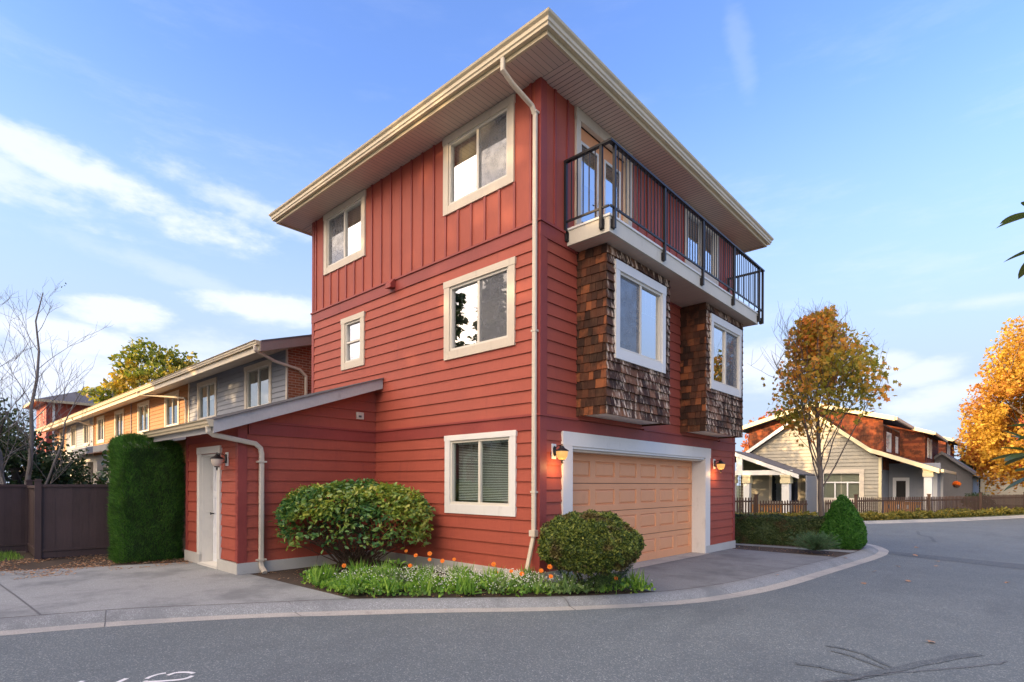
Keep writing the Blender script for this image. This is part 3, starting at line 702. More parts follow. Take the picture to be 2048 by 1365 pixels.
# right wall holes
GD = (.84, 6.37, -.3, 2.26)
rb = [(1.02, 3.27, 2.86, 5.68), (5.06, 7.24, 2.86, 5.68)]
hr = [GD, (1.06, 2.64, 5.9, 8.0)]
W4 = window(H, RF, 5.23, 7.15, 6.72, 8.19, head=.14, trim=.13, blind=.45, screen=None); hr.append(W4)
w = MB(); lap(w, RF, .14, Y1-.12, .12, 2.53, EX-.004, hr, seed=8); lap(w, RF, .14, Y1-.12, 2.775, 5.66, EX-.002, hr+rb, seed=9, joints=False)
lap(w, RF, .02, Y1-.02, 5.92, SOF, 5.0, hr, lip=.010, joints=False); backing(w, RF, 0, Y1, -.1, SOF, hr+rb)
w.box(WF, X0, -.02, Y1-.03, Y1, 0, SOF); w.box(WF, X0, X0+.03, .0, Y1-.03, 0, SOF)
w.build('front_wall', M['red'], H)
t.box(RF, -.024, .15, -.03, .027, .2, 2.53); t.box(RF, -.024, .15, -.03, .027, 2.79, 5.66); t.box(RF, -.022, .13, -.03, .0245, 5.93, SOF)
t.box(RF, Y1-.13, Y1+.025, -.03, .027, .12, 2.53); t.box(RF, Y1-.13, Y1+.025, -.03, .027, 2.79, 5.66); t.box(RF, Y1-.12, Y1+.02, -.03, .024, 5.93, SOF)
for z0, z1 in ((2.53, 2.75), (5.66, 5.885)):
    t.box(RF, -.0295, Y1+.03, -.02, .030, z0, z1)
    for (a, b) in (((-.05, 1.0), (3.30, 5.03), (7.27, Y1+.04)) if z0 < 3 else ((-.05, .66), (7.62, Y1+.04))): t.box(RF, a, b, -.02, .054, z1, z1+.035)
battens(t, RF, [.36, .71]+[3.12+.345*i for i in range(15)], 5.92, SOF, [(.9, 2.84, 5.9, 8.2), (5.21, 7.17, 6.72, 8.2)])
t.build('red_trim', M['red_trim'], H)
bs = MB(); bs.box(LF, X0-.03, .045, -.03, .045, -.08, .20); bs.box(RF, -.038, .56, -.03, .048, -.10, .20); bs.build('base_board', M['base'], H); bs = MB(); bs.box(RF, 6.395, Y1+.04, -.03, .043, -.16, .115); bs.build('base_board', M['base'], H)
# dryer vent, small wall vent
v = MB(); v.prism([LF.p(-4.07, .03, 5.94), LF.p(-4.07, .03, 5.74), LF.p(-4.07, .16, 5.72), LF.p(-4.07, .16, 5.80)], (.19, 0, 0)); v.build('vent_hood', M['red_trim'], H)

# garage door
gj = MB()
gj.box(RF, .565, .84, -.02, .050, -.05, 2.30); gj.box(RF, 6.37, 6.66, -.02, .050, .12, 2.30); gj.box(RF, .555, 6.68, -.02, .056, 2.30, 2.54)
gj.box(RF, .83, .862, -.30, .035, -.08, 2.26); gj.box(RF, 6.348, 6.392, -.30, .060, -.12, 2.26); gj.box(RF, .862, 6.348, -.30, .03, 2.255, 2.299)
gj.build('garage_trim', M['white'], H)
ws = MB(); ws.box(RF, .87, 6.34, -.235, -.02, 2.215, 2.252); ws.build('weather_seal', M['cream'], H)
gd = MB(); DN = -.29
zs = [-.10, .55, 1.11, 1.66, 2.27]
for k in range(4):
    z0, z1 = zs[k]+.006, zs[k+1]-.006
    cols = [1.17+.872*i for i in range(6)]; ph = .30
    pz0 = {0: .13, 1: .70, 2: 1.24, 3: 1.78}[k]; pz1 = pz0+ph
    rs = list(rects(.862, 6.348, z0, z1, [(c, c+.69, pz0, pz1) for c in cols]))
    for (p, q, s, tt) in rs: gd.box(RF, p, q, DN-.03, DN, s, tt)
    for c in cols:
        a, b2, i1 = c, c+.69, .028
        O = [RF.p(a, DN, pz0), RF.p(b2, DN, pz0), RF.p(b2, DN, pz1), RF.p(a, DN, pz1)]
        J = [RF.p(a+i1*.4, DN-.026, pz0+i1*.4), RF.p(b2-i1*.4, DN-.026, pz0+i1*.4), RF.p(b2-i1*.4, DN-.026, pz1-i1*.4), RF.p(a+i1*.4, DN-.026, pz1-i1*.4)]
        I = [RF.p(a+i1*1.6, DN-.006, pz0+i1*1.6), RF.p(b2-i1*1.6, DN-.006, pz0+i1*1.6), RF.p(b2-i1*1.6, DN-.006, pz1-i1*1.6), RF.p(a+i1*1.6, DN-.006, pz1-i1*1.6)]
        gd.add(O+J+I, [(0, 1, 5, 4), (1, 2, 6, 5), (2, 3, 7, 6), (3, 0, 4, 7), (4, 5, 9, 8), (5, 6, 10, 9), (6, 7, 11, 10), (7, 4, 8, 11), (8, 9, 10, 11)])
gd.build('garage_door', M['peach'], H)

# soffit, fascia, gutter, roof
sf = MB(); ov = .63
def strips(a0, a1, fn, w=.098):
    x = a0
    while x < a1: fn(x, min(x+w-.006, a1)); x += w
strips(X0-ov, ov, lambda a, b: sf.poly([(a, -ov, SOF-.004), (b, -ov, SOF-.004), (b, 0.0, SOF+.004), (a, 0.0, SOF+.004)]))
strips(0.0, Y1+ov, lambda a, b: sf.poly([(0, a, SOF-.004), (0, b, SOF+.0), (ov, b, SOF+.0), (ov, a, SOF-.004)]))
strips(0.0, Y1+ov, lambda a, b: sf.poly([(X0-ov, a, SOF-.004), (X0-ov, b, SOF), (X0, b, SOF), (X0, a, SOF-.004)]))
strips(X0, 0, lambda a, b: sf.poly([(a, Y1, SOF-.004), (b, Y1, SOF-.004), (b, Y1+ov, SOF), (a, Y1+ov, SOF)]))
sf.build('soffit', M['soffit'], H)
sb = MB(); sb.wbox(X0-ov, ov, -ov, Y1+ov, SOF+.006, SOF+.03); sb.build('soffit_groove', M['rubber'], H)
def ring(mb, prof, x0, x1, y0, y1, closed=True):
    b = len(mb.v); k = len(prof)
    for sx, sy in ((x0, y0), (x1, y0), (x1, y1), (x0, y1)):
        for o, z in prof: mb.v.append((sx+(o if sx == x1 else -o), sy+(o if sy == y1 else -o), z))
    for c in range(4):
        c2 = (c+1) % 4
        for i in range(k-(0 if closed else 1)):
            i2 = (i+1) % k; mb.f.append((b+c*k+i, b+c2*k+i, b+c2*k+i2, b+c*k+i2))
fa = MB(); ring(fa, [(.60, SOF-.030), (.645, SOF-.030), (.645, SOF+.20), (.60, SOF+.20)], X0, 0, 0, Y1); fa.build('fascia', M['gutter'], H)
gu = MB(); ring(gu, [(.648, 8.235), (.715, 8.235), (.720, 8.27), (.738, 8.285), (.742, 8.335), (.775, 8.365), (.785, 8.395), (.775, 8.40), (.765, 8.39), (.65, 8.39)], X0, 0, 0, Y1); gu.build('gutter', M['gutter'], H)
rf = MB(); e = .70; zr = 8.40; hx = (Y1+2*e)/2; sl = .30; yc = Y1/2
A = [(X0-e, -e, zr), (e, -e, zr), (e, Y1+e, zr), (X0-e, Y1+e, zr)]; xc = X0/2; rz = zr+min(hx, (abs(X0)+2*e)/2)*sl
R1, R2 = (xc, yc-.4, rz), (xc, yc+.4, rz)
rf.add(A+[R1, R2], [(0, 1, 4), (1, 2, 5, 4), (2, 3, 5), (3, 0, 4, 5)]); rf.wbox(X0-e, e, -e, Y1+e, 8.385, 8.399); rf.build('roof', M['roofing'], H)

# corner downpipe
dp = MB()
dp.rtube([(-.20, -.685, 8.25), (-.20, -.685, 8.05), (-.165, -.50, 7.92), (-.075, -.13, 7.72), (-.055, -.075, 7.60), (-.055, -.075, .86)], (1, 0, 0), .075, .055)
dp.rtube([(-.055, -.075, .90), (-.055, -.080, .80), (-.115, -.16, .30), (-.14, -.19, .05)], (1, 0, 0), .068, .05)
dp.wbox(-.115, .005, -.125, -.032, .80, .90)
for z in (7.62, 4.10, 1.5): dp.wbox(-.105, -.005, -.108, -.02, z, z+.03)
dp.build('downpipe', M['cream'], H)

# ------------------------------------------------------------------ balcony
BX, BY0, BY1 = .87, .68, 7.62
bal = MB(); bal.wbox(.002, BX, BY0, BY1, 5.70, 5.95); bl = bal.build('balcony', M['deck'], H)
cp = MB(); cp.wbox(.0, BX+.02, BY0-.02, BY1+.02, 5.951, 5.985); cp.build('deck_edge', M['white'], bl)
us = MB(); strips(BY0+.03, BY1-.03, lambda a, b: us.poly([(.0, a, 5.693), (.0, b, 5.699), (BX-.03, b, 5.699), (BX-.03, a, 5.693)])); us.build('balcony_soffit', M['soffit'], bl)
RX = BX+.045; RZ = 7.13
tr = MB(); tr.wbox(RX-.05, RX+.03, BY0-.075, 7.88, RZ-.035, RZ); tr.wbox(-.02, RX-.05, BY0-.075, BY0-.005, RZ-.035, RZ); tr.wbox(-.0, RX-.05, 7.78, 7.86, RZ-.035, RZ)
tr.build('top_rail', M['black'], bl)
br_ = MB(); br_.wbox(RX-.025, RX+.005, BY0-.03, 7.85, 6.075, 6.105); br_.wbox(.0, RX-.03, BY0-.055, BY0-.025, 6.075, 6.105); br_.wbox(0, RX-.03, 7.80, 7.83, 6.075, 6.105); br_.build('bottom_rail', M['black'], bl)
def post(x, y, side):
    p = MB(); p.wbox(x-.024, x+.024, y-.024, y+.024, 5.76, RZ-.034)
    if side: p.wbox(x-.04, x+.04, y+.02, y+.05, 5.76, 5.92)
    else: p.wbox(x-.075, x-.022, y-.05, y+.05, 5.76, 5.90)
    p.build('post', M['black'], bl)
for y in (.76, 2.48, 4.17, 5.87, 7.57): post(RX-.005, y, False)
post(.74, BY0-.045, True); post(.03, BY0-.045, True); post(RX-.005, 7.83, False); post(.05, 7.82, True)
def bal_bar(x, y):
    b_ = MB(); b_.wbox(x-.008, x+.008, y-.008, y+.008, 6.09, RZ-.03); b_.build('baluster', M['black'], bl)
ys = [.76, 2.48, 4.17, 5.87, 7.57]
for a, b in zip(ys, ys[1:]):
    n = 14
    for i in range(1, n): bal_bar(RX-.012, a+(b-a)*i/n)
for i in range(1, 6): bal_bar(.03+.71*i/6, BY0-.04); bal_bar(.03+.82*i/6, 7.815)
# french doors to the balcony
dt = MB(); dt.box(RF, .92, 1.05, -.03, .05, 5.99, 8.0); dt.box(RF, 2.66, 2.80, -.03, .05, 5.99, 8.0); dt.box(RF, .91, 2.81, -.03, .056, 8.0, 8.19)
dt.box(RF, 1.05, 1.075, -.10, .02, 5.99, 8.0); dt.box(RF, 2.635, 2.66, -.10, .02, 5.99, 8.0); dt.build('door_trim', M['cream'], H)
for k, (a, b) in enumerate(((1.078, 1.852), (1.858, 2.632))):
    d = MB()
    for (p, q, s, tt) in rects(a, b, 5.99, 7.995, [(a+.10, b-.12, 6.22, 7.74)]): d.box(RF, p, q, -.10, -.055, s, tt)
    dd = d.build('balcony_door', M['peach'], H)
    l = MB()
    for (p, q, s, tt) in rects(a+.085, b-.105, 6.20, 7.76, [(a+.125, b-.145, 6.245, 7.715)]): l.box(RF, p, q, -.06, -.042, s, tt)
    l.build('glazing_bead', M['white'], dd)
    x = MB(); x.poly([RF.p(a+.10, -.075, 6.22), RF.p(b-.12, -.075, 6.22), RF.p(b-.12, -.075, 7.74), RF.p(a+.10, -.075, 7.74)]); x.build('pane', M['glass'], dd)
    bl_ = MB(); bl_.box(RF, a+.10, b-.12, -.14, -.13, 7.10, 7.78); bl_.build('blind', M['shade'], dd)
    if k == 0:
        h = MB(); h.box(RF, b-.075, b-.035, -.055, -.035, 6.78, 7.02); h.tube([RF.p(b-.055, -.04, 6.86), RF.p(b-.055, .01, 6.86), RF.p(b-.12, .015, 6.86)], .010); h.build('handle', M['black'], dd)

# ------------------------------------------------------------------ shingled bays
def bay(y0, y1, wy0, wy1, screen):
    BF = Frame((.60, 0, 0), (0, 1, 0), (1, 0, 0)); z0, z1 = 2.83, 5.69
    hole = window(H, BF, wy0, wy1, 3.80, 5.48, trim=.13, sill=.17, head=.16, tm='white', screen=screen, blind=None, n0=.012)
    wr = (wy0+.01, wy1-.01, 3.81, 5.47)
    m = MB(); shakes(m, BF, y0, y1, z0, z1, .150, [wr], seed=int(y0*10), w=(.12, .26), lip=.040); fr = m.build('bay_front', M['shake_front'], H)
    m = MB()
    SF = Frame((0, y0, 0), (1, 0, 0), (0, -1, 0)); shakes(m, SF, 0.0, .620, z0, z1, .150, seed=int(y0*7)+2)
    SF2 = Frame((0, y1, 0), (1, 0, 0), (0, 1, 0)); shakes(m, SF2, 0.0, .620, z0, z1, .150, seed=int(y0*7)+3)
    backing(m, BF, y0, y1, z0, z1, [hole], n=-.004); m.wbox(.0, .59, y0+.002, y0+.01, z0, z1); m.wbox(.0, .59, y1-.01, y1-.002, z0, z1)
    m.build('bay_side', M['shake_side'], H)
    m = MB(); m.wbox(-.0, .585, y0+.03, y1-.03, 2.865, 2.885); m.build('bay_floor', M['white'], H)
    m = MB(); m.wbox(-.3, -.28, y0, y1, 2.9, 5.7); m.build('bay_room', M['room'], H)
bay(1.0, 3.28, 1.235, 3.05, 0); bay(5.04, 7.26, 5.235, 7.08, 1)

# ------------------------------------------------------------------ annex
AX1, AX0, AY = -4.62, -7.32, -2.87
AF = Frame((0, AY, 0), (1, 0, 0), (0, -1, 0)); SFR = Frame((AX1, 0, 0), (0, 1, 0), (1, 0, 0)); SFL = Frame((AX0, 0, 0), (0, -1, 0), (-1, 0, 0))
rs_ = .352; rz_ = lambda y: 3.74+rs_*y      # underside of the roof
DH = (-6.47, -5.53, .02, 2.21)
m = MB(); lap(m, AF, AX0+.10, AX1-.02, .22, 2.66, EX, [DH], seed=4, joints=False); backing(m, AF, AX0, AX1, 0, 2.7, [DH])
lap(m, SFR, AY+.12, -.02, .20, 2.53, EX+.004, planes=[(-rs_, 1, 3.70)], seed=6); lap(m, SFR, AY+.10, -.02, 2.775, 3.7, EX-.002, planes=[(-rs_, 1, 3.70)], joints=False)
backing(m, SFR, AY, 0, 0, 3.7, [], planes=[(-rs_, 1, 3.72)]); backing(m, SFL, 0, -AY, 0, 3.7, [], n=0, planes=[(rs_, 1, 3.72)])
m.build('annex_wall', M['red'], H)
m = MB(); m.box(AF, AX0-.02, AX0+.11, -.03, .027, .22, 2.66); m.box(AF, AX1-.085, AX1+.018, -.03, .030, .22, 2.66); m.box(SFR, AY-.026, AY+.13, -.03, .027, .2, 2.62)
m.box(SFR, AY+.16, -.0, -.02, .029, 2.53, 2.745); m.box(SFR, AY+.16, -.0, -.02, .052, 2.745, 2.78); m.box(AF, AX0, AX1+.02, -.02, .029, 2.44, 2.56); m.build('annex_trim', M['red_trim'], H)
m = MB(); m.box(AF, AX0-.03, DH[0]-.02, -.03, .045, -.05, .22); m.build('annex_base_board', M['base'], H); m = MB(); m.box(AF, DH[1]+.02, AX1+.036, -.03, .049, -.05, .20); m.box(SFR, AY-.045, -.03, -.03, .045, -.06, .20); m.build('annex_base_board', M['base'], H)
m = MB(); m.box(AF, DH[0]-.13, DH[0], -.02, .05, .20, 2.22); m.box(AF, DH[1], DH[1]+.135, -.02, .05, .20, 2.22); m.box(AF, DH[0]-.14, DH[1]+.145, -.02, .056, 2.22, 2.35)
m.box(AF, DH[0], DH[0]+.025, -.26, .0, .0, 2.2); m.box(AF, DH[1]-.025, DH[1], -.26, .0, .0, 2.2); m.box(AF, DH[0], DH[1], -.26, .0, 2.175, 2.21); m.box(AF, DH[0]-.05, DH[1]+.03, -.26, .06, -.02, .05); m.build('annex_door_trim', M['white_peeling'], H)
m = MB(); a, b = DH[0]+.03, DH[1]-.03
pans = [(a+.10+.42*i, a+.10+.42*i+.30, z0, z1) for i in (0, 1) for z0, z1 in ((.22, .62), (.74, 1.34), (1.46, 1.96))]
for (p, q, s, tt) in rects(a, b, .05, 2.17, pans): m.box(AF, p, q, -.24, -.20, s, tt)
for (p, q, s, tt) in pans: m.box(AF, p, q, -.24, -.214, s, tt); m.box(AF, p+.035, q-.035, -.24, -.206, s+.035, tt-.035)
ad = m.build('annex_door', M['doorwhite'], H)
m = MB(); m.tube([AF.p(a+.07, -.20, 1.02), AF.p(a+.07, -.15, 1.02), AF.p(a+.07, -.13, 1.02)], [.012, .012, .03], 10); m.build('handle', M['black'], ad)
# lean-to roof
m = MB(); xo0, xo1 = -8.05, AX1+.30
def slab(mb, x0, x1, y0, y1, zf, th, ofs=0.0):
    P = [Vector((x0, y0, zf(y0)+ofs)), Vector((x0, y1, zf(y1)+ofs)), Vector((x0, y1, zf(y1)+ofs+th)), Vector((x0, y0, zf(y0)+ofs+th))]; mb.prism(P, (x1-x0, 0, 0))
k = 0; y = -3.40
while y < 0:
    y2 = min(y+.14, -.032); slab(m, xo0+.01, xo1+.035, y, y2, lambda q, y=y: 3.74+rs_*y+(q-y)*rs_*.88+.165, .012); y += .14
m.build('annex_roof', M['roofing'], H)
m = MB(); slab(m, xo0, xo1-.02, -3.36, -.03, rz_, .02, .0); m.build('annex_soffit', M['soffit'], H)
m = MB(); slab(m, xo1-.04, xo1, -3.40, -.035, rz_, .215, -.055); slab(m, xo0, xo0+.04, -3.40, -.035, rz_, .215, -.055); m.wbox(xo0+.04, xo1-.04, -3.39, -3.36, 2.50, 2.70); m.build('rake_board', M['lilac_trim'], H)
def kgutter(mb, x0, x1, yb, zt):
    P = [(0, -.12), (.07, -.12), (.075, -.085), (.092, -.07), (.096, -.03), (.125, -.005), (.125, 0), (.0, 0)]
    mb.prism([Vector((x0, yb-o, zt+z)) for o, z in P], (x1-x0, 0, 0))
m = MB(); kgutter(m, xo0+.0, xo1-.005, -3.402, 2.715); m.build('annex_gutter', M['gutter'], H)
m = MB(); px = AX1+.075
m.rtube([(xo1-.12, -3.44, 2.60), (xo1-.12, -3.44, 2.52), (xo1-.14, -3.36, 2.47), (px+.02, -2.62, 2.36), (px, -2.52, 2.28), (px, -2.50, 2.18), (px, -2.50, .16), (px+.02, -2.50, .10), (px+.16, -2.50, .02)], (0, 1, 0), .085, .06)
m.wbox(px-.05, px+.045, -2.58, -2.42, 2.02, 2.05); m.wbox(px-.05, px+.045, -2.58, -2.42, .22, .25); m.build('annex_downpipe', M['cream'], H)
m = MB(); m.box(SFR, -.50, -.33, .0, .05, 3.00, 3.15); vo = m.build('wall_vent', M['cream'], H, bevel=.01)
m = MB(); m.box(SFR, -.46, -.40, .05, .065, 3.04, 3.08); m.build('vent_flap', M['rubber'], vo)
# row-side wing seen through the gap left of the annex
# ------------------------------------------------------------------ wall lanterns
glow = newmat('lamp_glass_lit'); gm, gt, gb, go_ = glow
gb.inputs['Base Color'].default_value = (.42, .24, .09, 1); gb.inputs['Roughness'].default_value = .35; gb.inputs['Emission Color'].default_value = (1.0, .50, .13, 1); gb.inputs['Emission Strength'].default_value = .20
M['lampglass'] = paint('lamp_glass_frosted', (.62, .52, .42), .3, .1)
M['bulb'] = newmat('bulb_lit')[0]; bb = M['bulb'].node_tree.nodes['Principled BSDF']; bb.inputs['Emission Color'].default_value = (1, .72, .32, 1); bb.inputs['Emission Strength'].default_value = 9
def lantern(F, u, z, lit, tag_):
    m = MB(); m.box(F, u-.055, u+.055, .02, .036, z-.14, z+.11); a = m.build('wall_lantern', M['white'], H); a['label'] = tag_
    m = MB(); m.prism([F.p(u+.035*math.cos(q)*1.0, .036, z-.01+.085*math.sin(q)) for q in [i*PI/6 for i in range(12)]], F.N*.02)
    c = F.p(u, .20, z)
    m.tube([F.p(u, .05, z-.06), F.p(u, .10, z-.085), F.p(u, .14, z-.03), F.p(u, .16, z+.07), F.p(u, .20, z+.10), F.p(u, .20, z+.03)], .009, 6)
    m.tube([F.p(u, .05, z+.03), F.p(u, .10, z+.07), F.p(u, .17, z+.08)], .007, 6)
    m.lathe([(.0, .075), (.022, .070), (.045, .035), (.108, -.005), (.112, -.018), (.10, -.018), (.0, -.012)], c, 20)
    m.lathe([(.0, -.175), (.042, -.170), (.045, -.155), (.0, -.150)], c, 16); m.lathe([(.0, -.235), (.012, -.225), (.018, -.195), (.012, -.175), (.0, -.172)], c, 12)
    m.build('bracket', M['black'], a)
    m = MB(); m.lathe([(.098, -.018), (.098, -.05), (.088, -.10), (.060, -.145), (.040, -.158)], c, 24); m.build('lamp_glass', gm if lit else M['lampglass'], a, smooth=True)
    if lit:
        m = MB(); m.lathe([(0, -.03), (.030, -.045), (.034, -.07), (.02, -.10), (0, -.105)], c, 12); m.build('bulb', M['bulb'], a, smooth=True)
        l = bpy.data.lights.new('lamp_light', 'POINT'); l.energy = 1.6; l.color = (1, .55, .2); l.shadow_soft_size = .05
        lo = bpy.data.objects.new('lamp_light', l); COL.objects.link(lo); lo.location = c+Vector((0, 0, -.27)); lo.parent = a
lantern(RF, .335, 2.20, True, 'lit lantern left of the garage door'); lantern(RF, 6.95, 2.18, True, 'lit lantern right of the garage door'); lantern(AF, -5.10, 2.10, False, 'unlit lantern beside the white annex door')
# ------------------------------------------------------------------ fences on the left
def board_fence(name, p0, p1, h, label, posts=(0, 1), gap=.14):
    p0 = Vector((*p0, 0)); p1 = Vector((*p1, 0)); L = (p1-p0).length; U = (p1-p0)/L; Nn = Vector((U.y, -U.x, 0))
    t = thing(name, p0, label, 'fence', 'brown board fences'); F = Frame(p0, U, Nn)
    m = MB(); n = max(1, round(L/.145)); w = L/n; rr = random.Random(int(L*100))
    for i in range(n): d = .004*(i % 2)+rr.uniform(0, .002); m.box(F, i*w-.003, (i+1)*w+.003-.004*0, -.012+d, .010+d, .20, h-.06)
    m.build('panel', M['fence_brown'], t)
    m = MB(); m.box(F, 0, L, -.045, .042, h-.085, h-.03); m.build('rail', M['fence_brown'], t); m = MB(); m.box(F, 0, L, -.05, .035, .17, .215); m.build('rail', M['fence_brown'], t)
    m = MB(); m.box(F, 0, L, -.018, .016, .03, .165); m.build('kick_board', M['fence_brown'], t)
    for f in posts:
        m = MB(); u = f*L; m.box(F, u-.055, u+.055, -.055, .055, -.1, h+.04); m.box(F, u-.07, u+.07, -.07, .07, h+.04, h+.065); m.box(F, u-.045, u+.045, -.045, .045, h+.065, h+.085); m.build('post', M['fence_brown'], t)
    return t
board_fence('board_fence', (-9.60, -5.02), (-9.42, -2.9), 1.63, 'brown board fence with capped corner post running behind the tall clipped hedge', posts=(0, 1))
board_fence('board_fence', (-11.45, -4.95), (-9.67, -5.02), 1.60, 'short brown fence return between the corner post and the recessed left panel', posts=())
board_fence('board_fence', (-11.50, -8.6), (-11.50, -4.95), 1.62, 'brown board fence set back at the left edge below the bare birch', posts=(1,))

# ------------------------------------------------------------------ clipped hedges and shrubs
def box_surface(n, c, s, seed, rnd=.12, rot=0.0):
    r = np.random.default_rng(seed); c = np.array(c); s = np.array(s)/2
    a = np.array([s[1]*s[2], s[1]*s[2], s[0]*s[2], s[0]*s[2], s[0]*s[1]]); a = a/a.sum(); f = r.choice(5, n, p=a)
    P = r.uniform(-1, 1, (n, 3))*s; Nn = np.zeros((n, 3))
    for i, (ax, sg) in enumerate(((0, 1), (0, -1), (1, 1), (1, -1), (2, 1))):
        k = f == i; P[k, ax] = sg*s[ax]; Nn[k, ax] = sg
    # round the edges
    q = s-rnd; inner_ = np.clip(P, -q, q); inner_[:, 2] = np.clip(P[:, 2], -s[2], q[2]); d = P-inner_; L = np.linalg.norm(d, axis=1)[:, None]+1e-9
    P = inner_+d/L*np.minimum(L, rnd); Nn = np.where(L > 1e-6, d/L, Nn)
    P += Nn*(lump(P, 2.2, seed)[:, None]*.045+lump(P*4, 1.5, seed+1)[:, None]*.045+lump(P*9, 1.5, seed+2)[:, None]*.02+r.uniform(-.05, .02, (n, 1)))
    P[:, 2] += s[2]
    cr_, sr = math.cos(rot), math.sin(rot)
    R = np.array([[cr_, -sr, 0], [sr, cr_, 0], [0, 0, 1]])
    return P@R.T+c, Nn@R.T
def core_box(name, c, s, m, parent, rot=0.0, inset=.07):
    F = Frame((c[0], c[1], c[2]), (math.cos(rot), math.sin(rot), 0), (-math.sin(rot), math.cos(rot), 0)); mb = MB()
    mb.box(F, -s[0]/2+inset, s[0]/2-inset, -s[1]/2+inset, s[1]/2-inset, .02, s[2]-inset); return mb.build(name, M[m], parent)
t = thing('clipped_hedge', (-8.2, -3.4, 0), 'tall bright green clipped cedar hedge standing left of the annex door', 'hedge')
P, Nn = box_surface(60000, (-8.16, -3.40, 0), (1.12, 1.16, 2.62), 3, rnd=.24)
P[:, 0] += .04*np.sin(P[:, 2]*2.2); P[:, 0] -= .10*np.clip(P[:, 2]-2.1, 0, 1); P[:, 2] -= .13*np.clip((P[:, 1]+3.5), 0, 1)
up3 = np.tile([0, 0, 1.], (len(P), 1)); leaves('foliage', P, .075, M['lf_hedge'], t, Nn, .5, 'blade', seed=3, dirs=Nn*.55+up3*.7, dirw=.62)
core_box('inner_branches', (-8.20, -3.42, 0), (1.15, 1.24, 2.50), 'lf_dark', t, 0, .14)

t = thing('low_hedge', (.5, 10.3, -.09), 'low dark boxwood hedge clipped square beside the street tree', 'hedge')
rot = math.atan2(1.15, 2.0)*.55
P, Nn = box_surface(26000, (.55, 10.30, -.09), (2.6, .75, .80), 5, rnd=.10, rot=rot); leaves('foliage', P, .045, M['lf_box'], t, Nn, .55, 'leaf', seed=5)
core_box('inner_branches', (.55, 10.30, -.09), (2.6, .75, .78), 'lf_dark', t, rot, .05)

def dome(n, c, rad, zlo, seed, lumps=.05, fn=None):
    r = np.random.default_rng(seed); d = r.normal(size=(n, 3)); d /= np.linalg.norm(d, axis=1)[:, None]
    d = d[d[:, 2] > zlo]; rad = np.array(rad); k = 1+lump(d*2.5, 1.6, seed)[:, None]*lumps-np.abs(r.normal(size=(len(d), 1)))*.035
    P = d*rad*k+np.array(c); N_ = d/rad; N_ /= np.linalg.norm(N_, axis=1)[:, None]; return P, N_
def ellipsoid(name, c, rad, m, parent, zlo=-.8, seg=18, rings=10):
    mb = MB(); b = 0
    for i in range(rings+1):
        ph = -PI/2+PI*i/rings
        for k in range(seg): q = 2*PI*k/seg; mb.v.append((c[0]+rad[0]*math.cos(ph)*math.cos(q), c[1]+rad[1]*math.cos(ph)*math.sin(q), c[2]+rad[2]*max(zlo, math.sin(ph))))
    for i in range(rings):
        for k in range(seg): k2 = (k+1) % seg; mb.f.append((i*seg+k, i*seg+k2, (i+1)*seg+k2, (i+1)*seg+k))
    return mb.build(name, M[m], parent)
# round shrub in front of the garage
t = thing('round_shrub', (.86, .20, 0), 'rounded green and bronze clipped shrub between the corner downpipe and garage door', 'shrub')
BC = (.84, .18, .74)
P, Nn = dome(56000, BC, (.77, .74, .46), -.80, 21, .07); P += Nn*(.045*lump(P*8, 1.3, 5)[:, None])
leaves('foliage', P, .042, M['lf_ball'], t, Nn, .35, 'leaf', seed=6)
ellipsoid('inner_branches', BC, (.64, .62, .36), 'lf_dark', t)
m = MB(); r_ = random.Random(2)
for i in range(11):
    a = r_.uniform(0, 6.28); m.tube([(.84+.05*math.cos(a), .18+.05*math.sin(a), -.02), (.84+.16*math.cos(a), .18+.16*math.sin(a), .2), (.84+.36*math.cos(a), .18+.36*math.sin(a), .52)], [.018, .014, .006], 6)
m.build('stems', M['twig'], t)
P, Nn = dome(9000, (.90, .24, .40), (.56, .54, .34), -.9, 22, .2); leaves('lower_foliage', P, .05, M['lf_dark'], t, Nn, .2, 'blade', seed=9, dirs=Nn, dirw=.4)

# cone shrub
t = thing('cone_shrub', (2.17, 10.5, -.09), 'fat bright green cone-shaped shrub beside the kerb of the side street', 'shrub')
r = np.random.default_rng(8); n = 46000; a = r.uniform(0, 2*PI, n); h = 1-np.sqrt(r.uniform(0, 1, n)); h = h*1.0
H0 = 1.42; R0 = .54
prof_ = lambda h: R0*np.interp(h, [0, .10, .25, .45, .65, .85, .96, 1], [.80, .98, 1.0, .86, .62, .33, .14, .03])
rr = prof_(h)*(1+.06*lump(np.c_[np.cos(a)*2, np.sin(a)*2, h*5], 1.5, 4)-np.abs(r.normal(size=n))*.04)
P = np.c_[2.17+rr*np.cos(a), 10.5+rr*np.sin(a), -.09+.04+h*H0]; Nn = np.c_[np.cos(a), np.sin(a), np.full(n, .5)]; Nn /= np.linalg.norm(Nn, axis=1)[:, None]
P += Nn*(.03*lump(P*6, 1.3, 5)[:, None]); leaves('foliage', P, .05, M['lf_cone'], t, Nn, .4, 'leaf', seed=4)
mb = MB(); mb.lathe([(prof_(x)*.88, x*H0*.96) for x in np.linspace(0, 1, 12)], (2.17, 10.5, -.05), 20); mb.build('inner_branches', M['lf_dark'], t)

